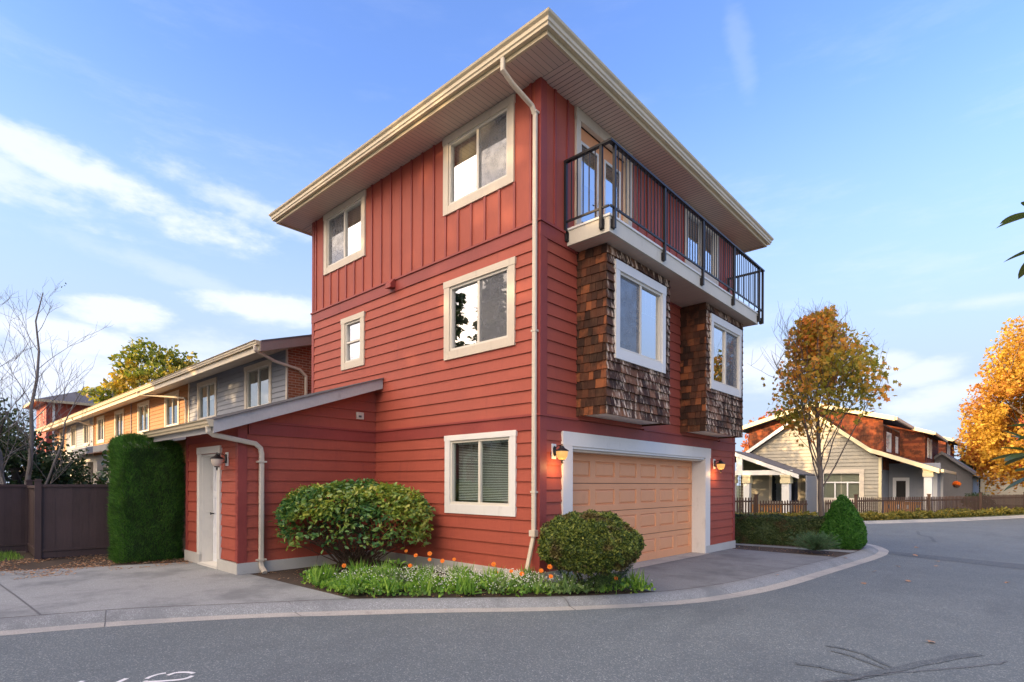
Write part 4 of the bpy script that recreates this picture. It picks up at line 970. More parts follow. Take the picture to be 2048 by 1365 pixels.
# spiky juniper
t = thing('juniper', (1.98, 8.55, -.09), 'small spiky blue-green juniper in the bare soil beside the kerb', 'shrub')
r = np.random.default_rng(9); Ps = []; Ds = []; m = MB(); rr_ = random.Random(8)
for i in range(190):
    a = rr_.uniform(0, 6.28); e = rr_.uniform(.15, 1.2); L = rr_.uniform(.36, .70)*(1.0 if e < .8 else .75); d = Vector((math.cos(a)*math.cos(e), math.sin(a)*math.cos(e), math.sin(e)))
    o_ = Vector((1.98, 8.5, .0)); p1 = o_+d*L; m.tube([o_, o_+d*L*.5+Vector((0, 0, .02)), p1], [.006, .004, .001], 4)
    k = 110; f = r.uniform(.15, 1, k); Ps.append(np.array(o_)+np.outer(f, np.array(d))*L+r.normal(size=(k, 3))*.014); Ds.append(np.tile(np.array(d), (k, 1)))
leaves('foliage', np.vstack(Ps), .05, M['lf_juniper'], t, None, templ='blade', seed=5, dirs=np.vstack(Ds), dirw=.6); m.build('stems', M['twig'], t)

# broad-leaved shrub in the corner
t = thing('leafy_shrub', (-3.72, -1.02, 0), 'wide mound of green and yellowing broad leaves on bare stems in the house corner', 'shrub')
HC = np.array([-3.35, -1.31, 1.02]); A1 = np.array([.739, .673, 0]); A2 = np.array([-.673, .739, 0])
r = np.random.default_rng(31)
def in_house(P): return (P[:, 1] > -.07) | (P[:, 0] < -4.50)
m = MB(); rs = random.Random(12); tips = []
for i in range(90):
    a = rs.uniform(0, 2*PI); q = math.sqrt(rs.uniform(.05, 1)); z = rs.uniform(.35, 1.0)
    tip = HC+A1*1.25*q*math.cos(a)*(1.1-.2*z)+A2*.80*q*math.sin(a)+np.array([0, 0, -.55+z*.9*(1.15-q*.8)])
    if in_house(tip[None])[0]: continue
    b0 = Vector((-3.78+rs.uniform(-.22, .22), -1.05+rs.uniform(-.15, .15), -.02)); mid = b0.lerp(Vector(tip), .45)+Vector((rs.uniform(-.08, .08), rs.uniform(-.08, .08), rs.uniform(-.02, .12)))
    m.tube([b0, b0.lerp(mid, .5), mid, Vector(tip)], [.016, .012, .008, .003], 5)
    for j in range(5):
        s = mid.lerp(Vector(tip), rs.uniform(.1, .9)); e = s+Vector((rs.uniform(-1, 1), rs.uniform(-1, 1), rs.uniform(-.5, .7)))*.24
        m.tube([s, s.lerp(e, .5)+Vector((0, 0, .02)), e], [.005, .0035, .002], 4)
m.build('stems', M['twig'], t)
n = 13500; d = r.normal(size=(n, 3)); d /= np.linalg.norm(d, axis=1)[:, None]; d = d[d[:, 2] > -.42]
k = 1+.07*lump(d*3, 1.3, 7)+.05*lump(d*9, 1.3, 8)-np.abs(r.normal(size=len(d)))*.09
P = HC+(A1*d[:, :1]*1.42+A2*d[:, 1:2]*.92)*k[:, None]; P[:, 2] += d[:, 2]*.66*k
P[:, 2] -= np.where(d[:, 2] < 0, .05+.22*r.uniform(0, 1, len(d))**2, 0)
kp = ~in_house(P) & ((d[:, 2] > -.02) | (r.uniform(size=len(d)) < .42+.5*lump(d*5, 1.2, 3))); P = P[kp]; Nn = d[kp]*.5+np.array([0, 0, .35])
P += np.c_[np.zeros(len(P)), np.zeros(len(P)), .03*np.sin(P[:, 0]*9)]
leaves('foliage', P, .088, M['lf_hydr'], t, Nn/np.linalg.norm(Nn, axis=1)[:, None], .30, 'oval', seed=12, up=.5)
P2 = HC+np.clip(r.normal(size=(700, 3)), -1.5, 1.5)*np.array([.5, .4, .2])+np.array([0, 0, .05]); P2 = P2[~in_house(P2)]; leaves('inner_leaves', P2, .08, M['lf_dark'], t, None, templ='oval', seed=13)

# ------------------------------------------------------------------ flower bed
def inpoly(P, poly):
    x, y = P[:, 0], P[:, 1]; c = np.zeros(len(P), bool); n = len(poly)
    for i in range(n):
        (x0, y0), (x1, y1) = poly[i], poly[i-1]
        k = ((y0 > y) != (y1 > y)) & (x < (x1-x0)*(y-y0)/(y1-y0+1e-12)+x0); c ^= k
    return c
bed = [(-3.0, -2.50), (-2.2, -2.60), (-1.35, -2.62), (-.85, -2.12), (-.22, -1.45), (.20, -1.02), (.60, -.60), (1.02, -.05), (1.33, .40), (1.60, .82), (1.15, .76), (.9, .2), (.35, -.22), (-.3, -.36), (-1.3, -.82), (-2.1, -1.02), (-2.7, -1.5)]
r = np.random.default_rng(41)
Q = np.c_[r.uniform(-3, 1.7, 60000), r.uniform(-2.7, .9, 60000)]; Q = Q[inpoly(Q, bed)]
dens = .5+.5*lump(np.c_[Q*2.2, np.zeros(len(Q))], 1.2, 9); Q = Q[r.uniform(size=len(Q)) < (.35+.65*dens)][:22000]
hgt = .07+.19*np.clip(.5+.6*lump(np.c_[Q*1.4, np.zeros(len(Q))], 1.2, 5), 0, 1)
Z = r.uniform(0, 1, len(Q))**.6*hgt
kp_ = r.uniform(size=len(Q)) < np.clip(.75+1.1*lump(np.c_[Q*3.1, np.zeros(len(Q))], 1.2, 77), .12, 1); Q = Q[kp_]; Z = Z[kp_]*(1+.5*lump(np.c_[Q*5, np.zeros(len(Q))], 1.2, 78))
P = np.c_[Q, Z]; D_ = r.normal(size=(len(P), 3))*.6+np.array([0, 0, .8])
o = leaves('ground_cover', P, .062, M['lf_ground'], None, None, templ='leaf', seed=15, dirs=D_/np.linalg.norm(D_, axis=1)[:, None], dirw=.6)
tag(o, 'bright green low flowering ground cover filling the bed along the kerb', 'ground cover', kind='stuff')
Q2 = np.c_[r.uniform(-3, 1.7, 16000), r.uniform(-2.7, .9, 16000)]; Q2 = Q2[inpoly(Q2, bed)]
f = lump(np.c_[Q2*1.5, np.zeros(len(Q2))], 1.2, 17); near = Q2[:, 0] < -.9
Q2 = Q2[((f > .18) & (r.uniform(size=len(Q2)) < .9)) | (r.uniform(size=len(Q2)) < .08)][:1900]
h2 = .10+.17*r.uniform(0, 1, len(Q2))+.05*np.clip(lump(np.c_[Q2*1.5, np.zeros(len(Q2))], 1.2, 17), 0, 1)
V = []; Fc = []
for (x, y), h in zip(Q2, h2):
    b = len(V); s = .009+.005*rng.uniform(); ax, ay = rng.uniform(-.3, .3, 2)
    for k in range(6):
        a = k*PI/3; V.append((x+s*math.cos(a), y+s*math.sin(a), h+s*(ax*math.cos(a)+ay*math.sin(a)))); 
    Fc.append(tuple(range(b, b+6)))
    b = len(V); q = .8*s
    for k in range(6): a = k*PI/3; V.append((x+q*math.cos(a), y, h+q*math.sin(a)))
    Fc.append(tuple(range(b, b+6)))
o = np_mesh('alyssum_flowers', V, Fc, M['fl_white']); tag(o, 'hundreds of tiny white flowers scattered over the kerbside bed', 'flowers', kind='stuff')
def marigold(x, y, h, k):
    t = thing('orange_flower', (x, y, 0), ORL[k], 'flower', 'orange flowers in the kerbside bed')
    m = MB(); m.tube([(x, y, 0), (x+.01, y, h*.5), (x, y, h)], [.004, .003, .002], 4); m.build('stem', M['lf_ground'], t)
    V = []; F_ = []; n = 11
    for i in range(n*2):
        a = i*2*PI/n+(.28 if i >= n else 0); L = (.034+.014*((k*7) % 5)/5)*(1 if i < n else .65); w = .011; e1 = Vector((.77, .64, 0)); e2 = Vector((-.32, .38, .87)); nf = Vector((.55, -.66, .5)); u = (e1*math.cos(a)+e2*math.sin(a)+nf*(.10 if i < n else .5)).normalized(); s = (e2*math.cos(a)-e1*math.sin(a)).normalized()*w
        c = Vector((x, y, h)); b = len(V); V += [tuple(c-s*.4), tuple(c+u*L*.7-s), tuple(c+u*L), tuple(c+u*L*.7+s), tuple(c+s*.4)]; F_.append((b, b+1, b+2, b+3, b+4))
    np_mesh('petals', V, F_, M['fl_orange'], t)
orx = [(-2.30, -.72, .40), (-1.95, -.78, .36), (-1.72, -.66, .40), (-1.55, -.80, .33), (-1.32, -.72, .32), (-1.22, -.55, .34), (-1.62, -1.15, .26), (-.55, -.30, .30), (-.38, -.42, .20), (-2.62, -1.75, .22), (-.12, -.35, .24), (.42, -.28, .30), (.52, -.20, .36), (.62, -.30, .24), (.16, -.42, .24), (1.28, .42, .20)]
ORL = ['tallest orange flower beside the base of the leafy shrub', 'orange flower second from the leafy shrub against the base board', 'high orange flower against the grey base board left of the window', 'small orange flower just below the base board under the window', 'orange flower low against the base board below the window middle', 'orange flower touching the wall side of the bed below the window', 'orange flower low in the middle of the green foliage', 'orange flower close to the base board left of the downpipe', 'low orange flower at the foot of the corner downpipe', 'orange flower at the left tip of the bed among white flowers', 'orange flower just right of the downpipe foot', 'orange flower left in the pair under the round shrub', 'orange flower right in the pair under the round shrub', 'small orange flower in front of the pair under the round shrub', 'orange flower between the downpipe foot and the round shrub', 'orange flower alone at the right end of the bed by the driveway']
for k, (x, y, h) in enumerate(orx): marigold(x+.03, y-.22, h+.05, k)
rt_ = np.random.default_rng(48); Q = np.c_[rt_.uniform(-3, 1.7, 30000), rt_.uniform(-2.7, .9, 30000)]; Q = Q[inpoly(Q, bed)]; f = lump(np.c_[Q*2.6, np.zeros(len(Q))], 1.3, 23); Q = Q[f > .30][:5200]
P = np.c_[Q, rt_.uniform(.02, .12, len(Q))]; D_ = rt_.normal(size=(len(P), 3))*.35+np.array([0, 0, 1.]); o = leaves('tall_stems', P, .24, M['lf_ground'], None, None, templ='blade', seed=49, dirs=D_/np.linalg.norm(D_, axis=1)[:, None], dirw=.8)
tag(o, 'tufts of taller narrow green stems standing in the kerbside bed', 'ground cover', kind='stuff')
# soil litter
r = np.random.default_rng(43); Q = np.c_[r.uniform(-4.6, 2.4, 5000), r.uniform(-2.8, 9.0, 5000)]
k = inpoly(Q, [(-4.5, -2.7), (-1.3, -2.55), (.6, -.6), (1.3, .7), (.1, .6), (.05, -.05), (-4.5, -.05)]) | inpoly(Q, [(.0, 8.05), (2.5, 8.15), (2.5, 9.2), (.0, 9.0)])
Q = Q[k]; P = np.c_[Q, np.array([gz(y) for y in Q[:, 1]])+.012]; Nn = np.tile([0, 0, 1.], (len(P), 1)); o = leaves('leaf_litter', P[:1500], .035, M['lf_fallen'], None, Nn, .8, seed=3)
tag(o, 'scattered brown leaf litter on the bare soil of the beds', 'leaf litter', kind='stuff')
r = np.random.default_rng(44); Q = np.c_[r.uniform(-10, -6.7, 4200), r.uniform(-7.5, -2.9, 4200)]; P = np.c_[Q, np.full(len(Q), .012)]
P = P[(lump(P*1.5, 1.3, 3) > -.25)]; o = leaves('leaf_litter', P, .045, M['lf_fallen'], None, np.tile([0, 0, 1.], (len(P), 1)), .8, seed=4); tag(o, 'dry brown litter at the foot of the brown board fence', 'leaf litter', kind='stuff')
r = np.random.default_rng(45); Q = np.c_[r.uniform(-13, -9.8, 5000), r.uniform(-8, -5.2, 5000)]; P = np.c_[Q, np.full(len(Q), .0)]; up_ = np.tile([0, 0, 1.], (len(P), 1)); o = leaves('grass_patch', P, .10, M['lf_ground'], None, None, templ='blade', seed=5, dirs=up_, dirw=.7); tag(o, 'strip of green grass below the recessed brown fence panel', 'grass', kind='stuff')
# fallen leaves lying on the road
def fallen(x, y, z, s, a, lab):
    o = leaves('fallen_leaf', [(0, 0, 0)], np.array([s]), M['lf_fallen'], None, np.array([[.15*math.cos(a), .15*math.sin(a), 1]]), .9, 'lobed', seed=int(x*50+y*9) % 97); o.location = (x, y, z+.012)
    for v in o.data.vertices: v.co.z += .25*abs(v.co.x*math.cos(a)+v.co.y*math.sin(a))
    tag(o, lab, 'leaf', 'fallen leaves on the road')
FL = [(3.63, 4.87, .13, 'dry curled leaf on the road nearest the kerb in front of the garage driveway'), (4.23, 5.64, .12, 'dry leaf on the road, middle one of the far trio'), (5.60, 6.97, .11, 'dry leaf on the road close to the right edge'), (5.0, .85, .11, 'pale leaf on the dark tar patch in the foreground'), (3.85, 10.56, .12, 'leaf lying just beyond the dark asphalt strip'), (3.8, 7.98, .10, 'small leaf on the road short of the dark asphalt strip'), (4.36, 8.68, .10, 'leaf touching the near edge of the dark asphalt strip'), (3.5, 6.63, .09, 'tiny orange leaf on the road beyond the curled one'), (4.37, 9.69, .10, 'leaf lying on the dark asphalt strip'), (3.61, 13.0, .14, 'pale leaf far out on the side street beside the cone shrub')]
for k, (x, y, s, lab) in enumerate(FL): fallen(x, y, -.10+gz(y)+(.005 if 9 < y < 11.4 else 0), s, k*1.3, lab)
fallen(2.42, 4.0, -.04, .10, 1.0, 'orange leaf lying on the concrete kerb by the driveway'); fallen(-.08, -1.92, -.085, .06, 2.0, 'brown leaf in the kerb channel before the flower bed'); fallen(2.75, 8.1, -.10, .10, .3, 'reddish leaf on the kerb near the juniper')

# ------------------------------------------------------------------ street tree
t = thing('maple_tree', (1.58, 11.0, -.09), 'slim young maple with thinning orange and green leaves behind the low hedge', 'tree')
segs, tw = tree_branches((1.58, 11.0, -.12), 6.2, 3, 14, spread=.62, r0=.090, trunk_frac=.25, limbs=36, lean=(-.2, -.14), up=1.0, len0=.58, sub=5, wob=.08)
def inside(p, k=1.0):
    f = min(max((p.z-1.85)/4.55, 0), 1); return (p.z < 7.0) and math.hypot(p.x-1.30, p.y-10.78) < k*float(np.interp(f, [0, .1, .3, .5, .7, .88, 1], [.8, 1.3, 1.95, 2.15, 1.9, 1.35, .8]))
segs = [segs[0]]+[q for q in segs[1:] if inside(q[0][-1], 1.02) or (q[1][0] < .02 and q[0][-1].z > 5.2 and inside(q[0][-1], 1.25))]
m = segs_mb(segs, 0, 8); m.build('trunk', M['bark'], t, smooth=True)
MC = np.array([1.6, 11.0, 4.35])
def env(P):
    f = np.clip((P[:, 2]-1.85)/4.55, 0, 1); R = np.interp(f, [0, .1, .3, .5, .7, .88, 1], [1.4, 1.75, 2.1, 2.1, 1.8, 1.2, .7])
    side = (P[:, 0]-1.30)*.739+(P[:, 1]-10.78)*.673; rr = np.hypot(P[:, 0]-1.30, P[:, 1]-10.78)
    ok = (rr < R*(1+.18*lump(P, 1.1, 8))) & (P[:, 2] < 6.55+.3*side); ok &= (lump(P, 2.4, 19) > -.38); ok &= ~((f > .70) & (side < -.30)); ok &= ~((f < .32) & (side > .75) & (P[:, 2] > 1.9) & (lump(P, 2, 5) < -.1)); return ok
P = tw_leaves(tw, 6, .15, 5, env); print('maple', len(P)); rr = np.random.default_rng(2); P = P[rr.uniform(size=len(P)) < np.interp(P[:, 2], [1.8, 3.2, 4.5, 6.5], [1, .9, .55, .36])]; print('maple2', len(P)); P = P[rr.permutation(len(P))[:5200]]
leaves('crown', P, .13, M['lf_maple'], t, None, templ='lobed', up=.3, seed=21)

# ------------------------------------------------------------------ trees at the left
t = thing('birch_tree', (-13.1, -5.0, 0), 'bare multi-stemmed birch with a few last leaves behind the left fence', 'tree')
allseg = []; tws = []
for i, (dx, dy, ln, hh, rd) in enumerate(((.0, .1, (.35, .3), 6.6, .085), (-.15, -.15, (-.2, -.45), 6.4, .075), (.12, .0, (-.9, -.8), 5.6, .07), (.05, .15, (1.0, .9), 4.2, .05))):
    s, w_ = tree_branches((-13.1+dx, -5.0+dy, -.1), hh, 3, 60+i, spread=.55, r0=rd*.85, trunk_frac=.25, limbs=10, lean=ln, up=.55, len0=.36, sub=4, wob=.18); allseg += s; tws += w_
m = segs_mb(allseg, 0, 7); m.build('trunk', M['bark_birch'], t, smooth=True)
P = tw_leaves(tws, 1, .05, 6); rr = np.random.default_rng(3); P = P[lump(P, 1.0, 4) > .35]; P = P[rr.permutation(len(P))[:700]]; leaves('crown', P, .07, M['lf_dark'], t, None, seed=22)

def leafy_tree(name, c, R, h, zc, n, size, leafm, barkm, label, seed, limbs=12, r0=.2, templ='leaf', cut=-.35, parts=True, cat='tree', frac=.3, group=None, shell=.55, lumpy=.25, s=.35):
    t = thing(name, (c[0], c[1], c[2]), label, cat, group)
    segs, tw = tree_branches(c, h*.93, 2, seed, spread=.9, r0=r0, trunk_frac=frac, limbs=limbs, up=.6, len0=.42, sub=3, wob=.1*R)
    segs_mb(segs, .012, 7).build('trunk', M[barkm], t, smooth=True)
    r = np.random.default_rng(seed); d = r.normal(size=(n*2, 3)); d /= np.linalg.norm(d, axis=1)[:, None]
    q = (shell+(1-shell)*r.uniform(size=(n*2, 1)))**.8*(1+lumpy*lump(d*3, 1.2, seed)[:, None])
    P = d*q*np.array([R, R, (h-zc)])*1.0; P[:, 2] = np.where(P[:, 2] < 0, P[:, 2]*.75, P[:, 2]); P += np.array([c[0], c[1], c[2]+zc])
    P = P[lump(P, 2.2/R**.5*s*3, seed+1) > cut][:n]
    leaves('crown', P, size, M[leafm], t, None, templ=templ, up=.2, seed=seed); return t
leafy_tree('broadleaf_tree', (-41.5, 5.6, -.3), 3.6, 12.0, 8.4, 7500, .32, 'lf_yg', 'bark', 'yellow and green autumn tree rising behind the long row roof', 31, cut=.0, lumpy=.3)
leafy_tree('evergreen_tree', (-19.5, -6.6, -.3), 2.4, 5.6, 3.2, 8000, .15, 'lf_dark', 'bark', 'dark evergreen tree at the left edge behind the birch', 32, cut=-.25)
leafy_tree('evergreen_tree', (-16.5, -4.7, -.3), 1.7, 3.3, 1.9, 10000, .12, 'lf_dark', 'bark', 'low spreading dark evergreen below the row house porch', 33, cut=-.3)
leafy_tree('olive_bush', (-15.5, -6.0, -.3), 1.5, 4.7, 3.2, 2600, .10, 'lf_olive', 'bark', 'thin olive green tree tangled with the bare birch', 34, cut=.0)
leafy_tree('laurel_shrub', (-11.3, -2.9, 0), .75, 2.75, 1.7, 1500, .14, 'lf_laurel', 'twig', 'glossy leaved laurel peeking out on the left of the tall hedge', 35, templ='oval', cut=-.5)
leafy_tree('laurel_shrub', (-9.0, -1.6, 0), .6, 2.15, 1.4, 700, .11, 'lf_dark', 'twig', 'dark leafy shrub in the gap between tall hedge and annex', 36, templ='oval', cut=-.4)

# ------------------------------------------------------------------ row house on the left
RH = thing('row_house', (-27, .3, 0), 'long two-storey row house in grey and orange siding with one continuous gutter', 'house')
RWF = Frame((0, .3, 0), (1, 0, 0), (0, -1, 0)); rz2 = lambda y: 5.13+.31*(y+.58)
wins = [(-12.28, -10.38), (-16.47, -14.62), (-20.31, -18.51), (-24.28, -22.46), (-28.48, -26.71), (-32.41, -30.69), (-36.0, -34.35), (-39.8, -38.2), (-43.7, -42.1)]
holes = []
for i, (a, b) in enumerate(wins):
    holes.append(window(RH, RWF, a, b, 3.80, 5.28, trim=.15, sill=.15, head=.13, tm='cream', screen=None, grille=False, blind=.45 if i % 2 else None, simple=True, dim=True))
def sid(nm, m, a, b, seed):
    mb = MB(); lap(mb, RWF, a, b, 2.4, 5.45, .155, holes, seed=seed, joints=False); backing(mb, RWF, a, b, -.3, 5.5, [h for h in holes if h[0] > a-.1 and h[1] < b+.1]); o = mb.build(nm, M[m], RH)
    o['label'] = {'grey_siding': 'blue grey lap siding', 'orange_siding': 'orange lap siding'}[m]
sid('siding', 'grey_siding', -17.35, -9.46, 3); sid('siding', 'orange_siding', -33.33, -17.45, 4); sid('siding', 'grey_siding', -41.2, -33.40, 5); sid('siding', 'orange_siding', -46, -41.3, 6)
m = MB()
for u in (-17.40, -33.36, -41.25): m.box(RWF, u-.06, u+.06, -.01, .04, 2.4, 5.45)
m.box(RWF, -9.48, -9.40, -.01, .03, 2.4, 5.45)
for a in range(0): pass
m.build('corner_trim', M['cream'], RH)
m = MB(); m.box(RWF, -25.45, -25.33, -.01, .045, 2.4, 5.45); m.build('divider_board', M['brownrake'], RH)
m = MB(); m.prism([(-9.44, .3, 2.0), (-9.44, 6.0, 2.0), (-9.44, 6.0, rz2(6.0)), (-9.44, .3, rz2(.3))], (.04, 0, 0)); m.build('brick_wall', M['brick'], RH)
m = MB(); m.prism([(-46.5, -.56, rz2(-.56)), (-46.5, 6.0, rz2(6.0)), (-46.5, 6.0, rz2(6.0)+.05), (-46.5, -.56, rz2(-.56)+.05)], (37.4, 0, 0)); m.build('eave_soffit', M['cream'], RH)
m = MB(); m.prism([(-46.5, -.60, rz2(-.60)+.29), (-46.5, 6.0, rz2(6.0)+.29), (-46.5, 12.6, rz2(-.60)+.29), (-46.5, 12.6, rz2(-.6)+.25), (-46.5, 6.0, rz2(6.0)+.25), (-46.5, -.60, rz2(-.6)+.25)], (37.5, 0, 0)); m.build('roof', M['roofing'], RH)
m = MB(); m.prism([(-9.06, -.62, rz2(-.62)+.0), (-9.06, 6.0, rz2(6.0)+.0), (-9.06, 6.0, rz2(6.0)+.27), (-9.06, -.62, rz2(-.62)+.27)], (.05, 0, 0)); m.build('rake_board', M['brownrake'], RH)
m = MB(); kgutter(m, -46.5, -9.08, -.63, 5.41); m.wbox(-46.5, -9.08, -.63, -.585, 5.13, 5.40); m.build('gutter', M['gutter'], RH)
for k, (gx, wx) in enumerate(((-9.30, -8.98), (-20.3, -17.55), (-33.5, -33.0))):
    m = MB()
    if k == 0: m.rtube([(-9.18, -.70, 5.28), (-9.18, -.70, 5.16), (-9.32, -.1, 4.98), (-9.33, .62, 4.86), (-9.33, .80, 4.70), (-9.33, .80, 3.6)], (1, 0, 0), .085, .07)
    else: m.rtube([(gx, -.70, 5.28), (gx, -.66, 5.18), (wx-.1, .19, 4.86), (wx, .22, 4.76), (wx, .22, 3.3)], (0, 1, 0), .07, .07)
    m.build('downpipe', M['cream'], RH)
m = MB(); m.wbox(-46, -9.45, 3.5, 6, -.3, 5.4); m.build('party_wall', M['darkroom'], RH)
# porch roofs and columns
def porch(x0, x1, cols):
    m = MB(); m.prism([(x0, -2.75, 2.74), (x0, .25, 3.42), (x0, .25, 3.50), (x0, -2.75, 2.84)], (x1-x0, 0, 0)); m.build('porch_roof', M['roofing'], RH)
    m = MB(); m.wbox(x0, x1, -2.80, -2.755, 2.62, 2.82); m.prism([(x1, -2.8, 2.62), (x1, .2, 3.28), (x1, .2, 3.50), (x1, -2.8, 2.84)], (.05, 0, 0)); m.wbox(x0, x1, -2.35, -2.2, 2.38, 2.60); m.build('porch_beam', M['lilac_trim'], RH)
    for c in cols: m = MB(); m.wbox(c-.30, c+.30, -2.5, -2.0, -.3, 2.38); m.build('porch_column', M['cream'], RH)
porch(-27.4, -17.6, (-27.0, -24.4, -22.0, -19.4, -17.9)); porch(-16.6, -11.0, (-16.0, -13.5)); porch(-37.5, -30.0, (-37, -34, -31))
m = MB(); m.wbox(-46, -9.5, .32, .36, -.3, 2.45); m.build('ground_floor_wall', M['darkroom'], RH)

# ------------------------------------------------------------------ far red house on the left
FR = thing('red_house', (-57, 6, 0), 'distant three-storey red house with grey hip roof beyond the row house', 'house')
fx, fy = -53.9, .9; w_, d_ = 5.4, 13.0
fF = Frame((0, fy, 0), (1, 0, 0), (0, -1, 0)); fS = Frame((fx, 0, 0), (0, 1, 0), (1, 0, 0))
m = MB(); lap(m, fF, fx-w_, fx, 0, 8.35, .25, joints=False); lap(m, fS, fy, fy+d_, 0, 8.35, .25, joints=False); backing(m, fF, fx-w_, fx, 0, 8.4, []); backing(m, fS, fy, fy+d_, 0, 8.4, []); m.build('wall', M['red'], FR)
m = MB(); m.box(fS, fy-.03, fy+.12, 0, .05, 0, 8.35); m.box(fF, fx-.12, fx+.06, 0, .05, 0, 8.35); m.build('corner_trim', M['red_trim'], FR)
m = MB(); m.box(fS, fy+.35, fy+.50, .05, .16, 0, 8.5); m.build('downpipe', M['white'], FR)
for a, b, c, d in ((-57.2, -55.2, 6.2, 7.7), (-57.2, -55.2, 3.4, 5.0)): window(FR, fF, a, b, c, d, tm='cream', grille=False, screen=None, simple=True)
e = .8; A = [(fx-w_-e, fy-e, 8.4), (fx+e, fy-e, 8.4), (fx+e, fy+d_+e, 8.4), (fx-w_-e, fy+d_+e, 8.4)]; m = MB(); R1, R2 = (fx-w_/2, fy+3.9, 10.3), (fx-w_/2, fy+d_-4.5, 10.3); m.add(A+[R1, R2], [(0, 1, 4), (1, 2, 5, 4), (2, 3, 5), (3, 0, 4, 5)]); rfo = m.build('roof', M['roofing'], FR)
m = MB()
m.wbox(fx-1.6, fx-1.2, fy+4.2, fy+4.6, 9.3, 9.75); m.build('roof_vent', M['white'], rfo); m = MB(); m.wbox(fx-1.5, fx-1.1, fy+6.2, fy+6.6, 9.3, 9.75); m.build('roof_vent', M['white'], rfo)
m = MB(); ring(m, [(.70, 8.22), (.84, 8.22), (.88, 8.42), (.70, 8.42)], fx-w_, fx, fy, fy+d_); m.build('gutter', M['gutter'], FR); m = MB(); m.wbox(fx-w_-.7, fx+.7, fy-.7, fy+d_+.7, 8.3, 8.34); m.build('soffit', M['orange_siding'], FR)

# ------------------------------------------------------------------ neighbour's house on the right
K = 1.2
def kx(x): return 5.66+(x-5.66)*K
def ky(y): return -6.87+(y+6.87)*K
def kz(z): return 1.65+(z-1.65)*K
NH = thing('tan_house', (kx(-2.2), ky(26), -.1), 'tan sided house with red-brown shingled upper gable and two porches across the street', 'house')
Yn = ky(25.3); NF = Frame((0, Yn, 0), (1, 0, 0), (0, -1, 0))
ax_, az_ = kx(-2.36), kz(5.45); sL, sR = .68, -.79
planes = [(-sL, 1, az_-sL*ax_), (-sR, 1, az_-sR*ax_)]
hN = [window(NH, NF, kx(-1.85), kx(.15), kz(.75), kz(2.43), trim=.20, sill=.22, head=.22, tm='cream', n0=.035, screen=None, grille=False, simple=True, style='fixed', mull=.5, blind=.97, dim=True)]
hN.append(window(NH, NF, kx(-4.35), kx(-2.75), kz(.55), kz(2.35), trim=.12, tm='cream', screen=None, grille=False, simple=True))
m = MB(); lap(m, NF, kx(-5.9), kx(.88)-.15, -.3, az_, .22, hN, planes, joints=False, lip=.045); backing(m, NF, kx(-5.9), kx(.88), -.3, az_, hN, planes=planes)
NS = Frame((kx(.88), 0, 0), (0, 1, 0), (1, 0, 0)); m.build('tan_siding', M['tan_siding'], NH)
(a_, b_, c_, d_2) = hN[0]; m = MB()
for f in (1/3, 2/3): m.box(NF, a_+(b_-a_)*f-.04, a_+(b_-a_)*f+.04, -.03, .02, c_, d_2-.6)
m.box(NF, a_, b_, -.03, .022, d_2-.62, d_2-.54); m.build('mullion', M['white'], NH)
m = MB(); m.box(NF, kx(.88)-.15, kx(.88), -.05, .03, -.3, kz(3.0)); m.build('corner_trim', M['fascia_yellow'], NH)
# upper storey
Yu = Yn+.5; UF = Frame((0, Yu, 0), (1, 0, 0), (0, -1, 0)); US = Frame((kx(.87), 0, 0), (0, 1, 0), (1, 0, 0))
uz, ux, su = kz(5.78), kx(-2.2), .285
pu = [(-su, 1, uz-su*ux), (su, 1, uz+su*ux)]
m = MB(); shakes(m, UF, kx(-5.6), kx(.87), kz(2.6), uz, .20, planes=pu, seed=3, w=(.12, .26)); 
hS = [window(NH, US, Yu+1.15, Yu+2.75, kz(3.35), kz(4.35), trim=.13, tm='white', style='hung', screen=None, simple=True), window(NH, US, Yu+4.6, Yu+5.5, kz(3.4), kz(4.3), trim=.13, tm='white', style='hung', screen=None, simple=True)]
shakes(m, US, Yu, Yu+6.6, kz(2.4), kz(4.6), .20, hS, seed=4, w=(.12, .26)); m.build('shake_wall', M['shake_red'], NH)
m = MB(); backing(m, UF, kx(-5.6), kx(.87), kz(1.0), uz, [], planes=pu); backing(m, US, Yu, Yu+6.6, kz(1), kz(4.7), hS); m.build('sheathing', M['brownrake'], NH)
def rake(mb, F, x0, z0, x1, z1, th, dep0, dep1):
    mb.prism([F.p(x0, dep0, z0), F.p(x1, dep0, z1), F.p(x1, dep0, z1+th), F.p(x0, dep0, z0+th)], F.N*(dep1-dep0))
m = MB(); o_ = .62
rake(m, UF, kx(-6.1), uz-su*(ux-kx(-6.1)), ux, uz, .26, o_, o_+.06); rake(m, UF, ux, uz, kx(1.42), uz-su*(kx(1.42)-ux), .26, o_, o_+.06); m.build('upper_rake', M['fascia_yellow'], NH)
m = MB()
for (x0, x1) in ((kx(-6.1), ux), (ux, kx(1.42))):
    f_ = lambda x: uz-su*abs(x-ux)
    m.prism([(x0, Yu-o_, f_(x0)+.04), (x1, Yu-o_, f_(x1)+.04), (x1, Yu-o_, f_(x1)+.22), (x0, Yu-o_, f_(x0)+.22)], (0, 7.6, 0))
m.build('upper_roof', M['roofing'], NH)
m = MB(); x1 = kx(1.42); m.wbox(x1, x1+.12, Yu-o_, Yu+6.9, f_(x1)+.04, f_(x1)+.22); m.build('upper_gutter', M['gutter'], NH)
